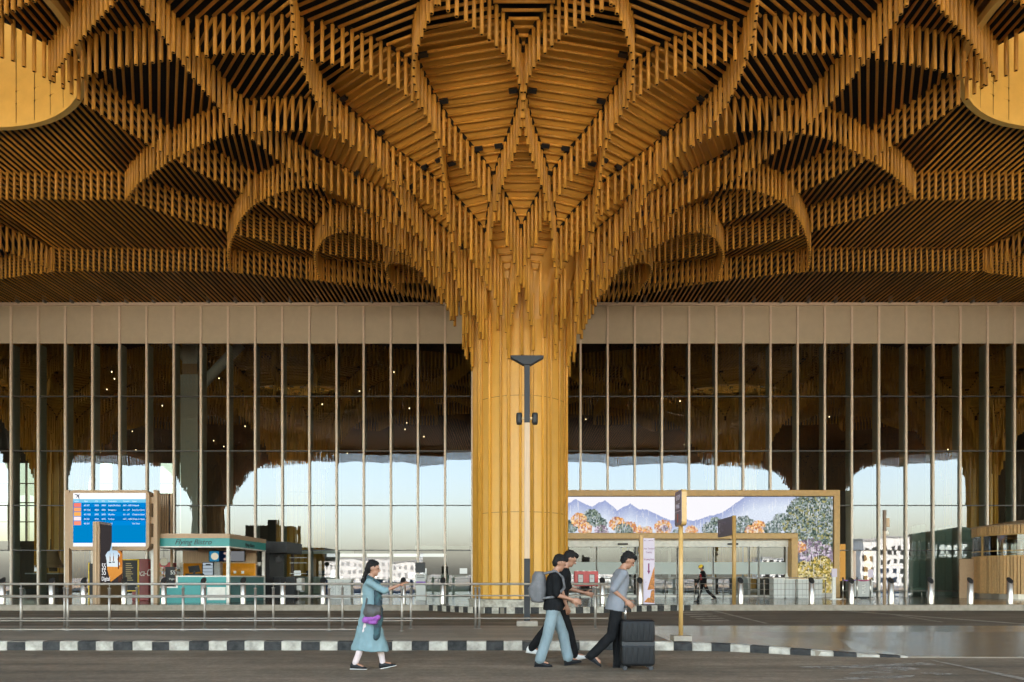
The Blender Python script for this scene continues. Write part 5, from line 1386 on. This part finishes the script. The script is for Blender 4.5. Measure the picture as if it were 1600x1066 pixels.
b.rings([(c + Vector((-.12, 0, .05)) * s, Vector((0, .03, 0)), Vector((.02, 0, .06))), (c + Vector((-.06, -.01, .02)) * s, Vector((0, .06, 0)), Vector((.03, 0, .10))), (c + Vector((.05, -.01, -.01)) * s, Vector((0, .065, 0)), Vector((.02, 0, .11))), (c + Vector((.15, 0, .03)) * s, Vector((0, .035, 0)), Vector((.0, 0, .07)))], 16)
bag = b.build('shoulder_bag', DBAG, W_, .011, 4, .015, .07)
MB().tube(c + Vector((-.10, .0, .08)) * s, J['shl'] + Vector((-.02, .06, .05)) * s, .012, 8).build('strap', DBAG, bag)
b = Blob(); b.cap(c + Vector((-.09, -.01, -.12)) * s, c + Vector((.09, -.01, -.08)) * s, .055, .05); b.cap(c + Vector((-.02, -.01, -.15)) * s, c + Vector((.05, -.01, -.16)) * s, .045, .04); b.build('violet_cloth', VIOLET, W_, .011, 4, .03, .05)

# man with backpack
md = H * F / (1041.0 - 905)
J = pose(1.72, 3, ((22, 10, 10), (-12, 6, 0)), ((6, 62, .05), (4, 70, .08)), nod=22)
A = person((PX(864, md), md, 0), 0, 'man in black top and pale jeans carrying a grey backpack', J)
trousers(J, A, DENIM, .098, .085, .082, -.035, 'jeans'); shirt(J, A, BLK, .95); shoes(J, A, SHOEB, SHOEB); hair_cap(J, A)
s = J['s']; up, fw = J['up'], J['fw']
b = Blob(); c = J['chest'] - fw * .24 * s - up * .04 * s
b.rings([(c - up * .27 * s, fw * .07, Y * .12), (c - up * .25 * s, fw * .11, Y * .15), (c - up * .05 * s, fw * .125, Y * .16), (c + up * .14 * s, fw * .105, Y * .15), (c + up * .215 * s, fw * .07, Y * .12)], 20)
b.rings([(c - fw * .08 - up * .20 * s, fw * .05, Y * .11), (c - fw * .09 - up * .06 * s, fw * .075, Y * .12), (c - fw * .08 + up * .02 * s, fw * .04, Y * .11)], 16)
bp_ = b.build('backpack', PACK, A, .012, 4, .012, .09)
for y in (1, -1):
    P = [c + up * .18 * s + Y * y * .1 + fw * .06, J['shl'] + up * .055 * s + Y * y * .11, J['shl'] + fw * .12 * s - up * .04 * s + Y * y * .12, J['chest'] + fw * .155 * s - up * .06 * s + Y * y * .12, J['waist'] + Y * y * .17 + fw * .02, c - up * .2 * s + Y * y * .12 + fw * .06]
    m_ = MB()
    for p0, p1 in zip(P[:-1], P[1:]): m_.tube(p0, p1, .02, 8)
    m_.build('strap', PACK, bp_)
# second man beside him, half hidden
bd_ = H * F / (1030.5 - 905)
J = pose(1.84, 10, ((-24, 14, -8), (20, 6, 10)), ((20, 55, .05), (-12, 30, .05)), nod=18)
B = person((PX(873, bd_), bd_, 0), 0, 'man in black clothes and white trainers half hidden behind the backpacker', J)
trousers(J, B, BLK, .095, .075, .065); shirt(J, B, BLK, .9, name='shirt'); shoes(J, B, SHOEW, SOLE); hair_cap(J, B)
# man with the big suitcase
cd = H * F / (1044.5 - 905)
J = pose(1.74, 9, ((4, 3, 0), (-11, 34, -32)), ((-22, 74, .0), (-33, 84, .0)), nod=22)
Cm = person((PX(963, cd), cd, 0), 0, 'man in a grey jersey and black trousers pushing a big black suitcase', J)
trousers(J, Cm, BLK, .095, .078, .07, .02); shirt(J, Cm, GREYT, .95, -.09, 1.15); shoes(J, Cm, SHOEB, SHOEB); hair_cap(J, Cm)
t = thing('suitcase', (PX(994.5, cd - .1), cd - .12, 0), 'large black hard suitcase with extended handle pushed across the road', 'suitcase')
SUIT = mat('suitcase_shell', (.010, .010, .0105), .5, spec=.2, var=.15, vscale=5)
def rb(lo, hi, name, m, par, bv):
    o = box(name, lo, hi, m, par, bv); o.modifiers['b'].segments = 4; o.data.polygons.foreach_set('use_smooth', [True] * 6); return o
rb((-.245, -.16, .065), (.245, .16, .385), 'lower_shell', SUIT, t, .045); rb((-.245, -.16, .393), (.245, .16, .735), 'upper_shell', SUIT, t, .045)
box('zip_band', (-.238, -.153, .36), (.238, .153, .42), BLACK, t)
mb = MB()
for x in (-.17, -.085, 0, .085, .17): mb.quadbox((x - .012, -.166, .12), (x + .012, -.158, .34)); mb.quadbox((x - .012, -.166, .45), (x + .012, -.158, .69))
struct(mb.build('ribs', SUIT, t), 'stuff')
hm = MB(); hm.tube((-.17, -.05, .73), (-.17, -.05, .925), .011, 8); hm.tube((-.17, .05, .73), (-.17, .05, .925), .011, 8); hm.build('handle_tubes', STEEL, t)
hb = rb((-.192, -.075, .91), (-.148, .075, .94), 'handle_grip', BLACK, t, .012)
rb((.245, -.05, .385), (.27, .05, .41), 'side_handle', GREY, t, .008)
for x in (-.19, .19):
    for y in (-.11, .11):
        MB().tube((x, y - .015, .032), (x, y + .015, .032), .032, 16).build('wheel', BLACK, t)
        MB().tube((x, y, .03), (x, y, .08), .014, 8).build('wheel_fork', BLACK, t)
# far worker
J = pose(1.76, 4, ((-26, 22, -12), (18, 6, 8)), ((-16, 14, .1), (14, 22, .1)), nod=14)
D = person((PX(1099, 34), 34, .24), PI, 'distant worker in dark red vest and yellow cap walking left by the doors', J)
trousers(J, D, BLK, .092, .072, .062); shirt(J, D, BLK, 1.0, -.05, 1.12, 'jacket', fore=.9); shoes(J, D, SHOEB, SHOEB); hair_cap(J, D)
s = J['s']; b = Blob(); b.ell(J['head'] + J['hu'] * .06 * s, (.115 * s, .095 * s, .085 * s), Matrix((J['hf'], Y, J['hu'])).transposed()); b.ell(J['head'] + J['hu'] * .03 * s + J['hf'] * .10 * s, (.06 * s, .06 * s, .012 * s), Matrix((J['hf'], Y, J['hu'])).transposed()); b.build('yellow_cap', YELLOW, D, .012, 2)
b = Blob(); up, fw = J['up'], J['fw']; b.rings([(J['waist'] - up * .06 * s, fw * .135 * s, Y * .175 * s), (J['waist'], fw * .13 * s, Y * .165 * s), (J['chest'] + up * .02 * s, fw * .14 * s, Y * .175 * s), (J['chest'] + up * .06 * s, fw * .13 * s, Y * .165 * s)]); b.build('red_vest', RVEST, D, .012, 3)
b = Blob(); b.rings([(J['chest'] + up * .045 * s, fw * .137 * s, Y * .17 * s), (J['chest'] + up * .085 * s, fw * .13 * s, Y * .165 * s)]); b.build('reflective_band', WHITEP, D, .012, 2)

# ------------------------------------------------------------------ camera, sky and sun
cam = bpy.data.objects.new('camera', bpy.data.cameras.new('camera')); C.objects.link(cam)
cam.location = (0, 0, H); cam.rotation_euler = (PI / 2, 0, 0)
cam.data.sensor_width = 36; cam.data.lens = F / 1600 * 36
cam.data.shift_y = (905 - 533) / 1600
cam.data.clip_end = 5000; cam.data.clip_start = .05
bpy.context.scene.camera = cam
EL, AZ = math.radians(58), math.radians(25)
W = bpy.data.worlds.new('World'); bpy.context.scene.world = W; W.use_nodes = True
nt = W.node_tree; bg = nt.nodes['Background']; bg.inputs[1].default_value = 0.15
sk = nt.nodes.new('ShaderNodeTexSky'); sk.sky_type = 'NISHITA'; sk.sun_disc = False
sk.sun_elevation = EL; sk.sun_rotation = AZ; sk.dust_density = 3.5; sk.air_density = 1.0
wb = nt.nodes.new('ShaderNodeMixRGB'); wb.blend_type = 'MULTIPLY'; wb.inputs[0].default_value = 1.0; wb.inputs[2].default_value = (1.09, .97, .78, 1)
nt.links.new(sk.outputs[0], wb.inputs[1]); nt.links.new(wb.outputs[0], bg.inputs[0])
sd = Vector((math.sin(AZ) * math.cos(EL), math.cos(AZ) * math.cos(EL), math.sin(EL)))
sl = bpy.data.lights.new('sun', 'SUN'); sl.energy = 2.4; sl.angle = math.radians(.5); sl.color = (1, .93, .82)
so = bpy.data.objects.new('sun', sl); C.objects.link(so); so.location = sd * 60
so.rotation_euler = sd.to_track_quat('Z', 'Y').to_euler()
sc = bpy.context.scene
sc.view_settings.view_transform = 'Standard'; sc.view_settings.look = 'None'
sc.view_settings.exposure = EXPO; sc.view_settings.gamma = 1.0
sc.cycles.max_bounces = 10; sc.cycles.diffuse_bounces = 5; sc.cycles.glossy_bounces = 5; sc.cycles.transparent_max_bounces = 16
sc.cycles.sample_clamp_indirect = 6.0
sc.cycles.caustics_reflective = False; sc.cycles.caustics_refractive = False
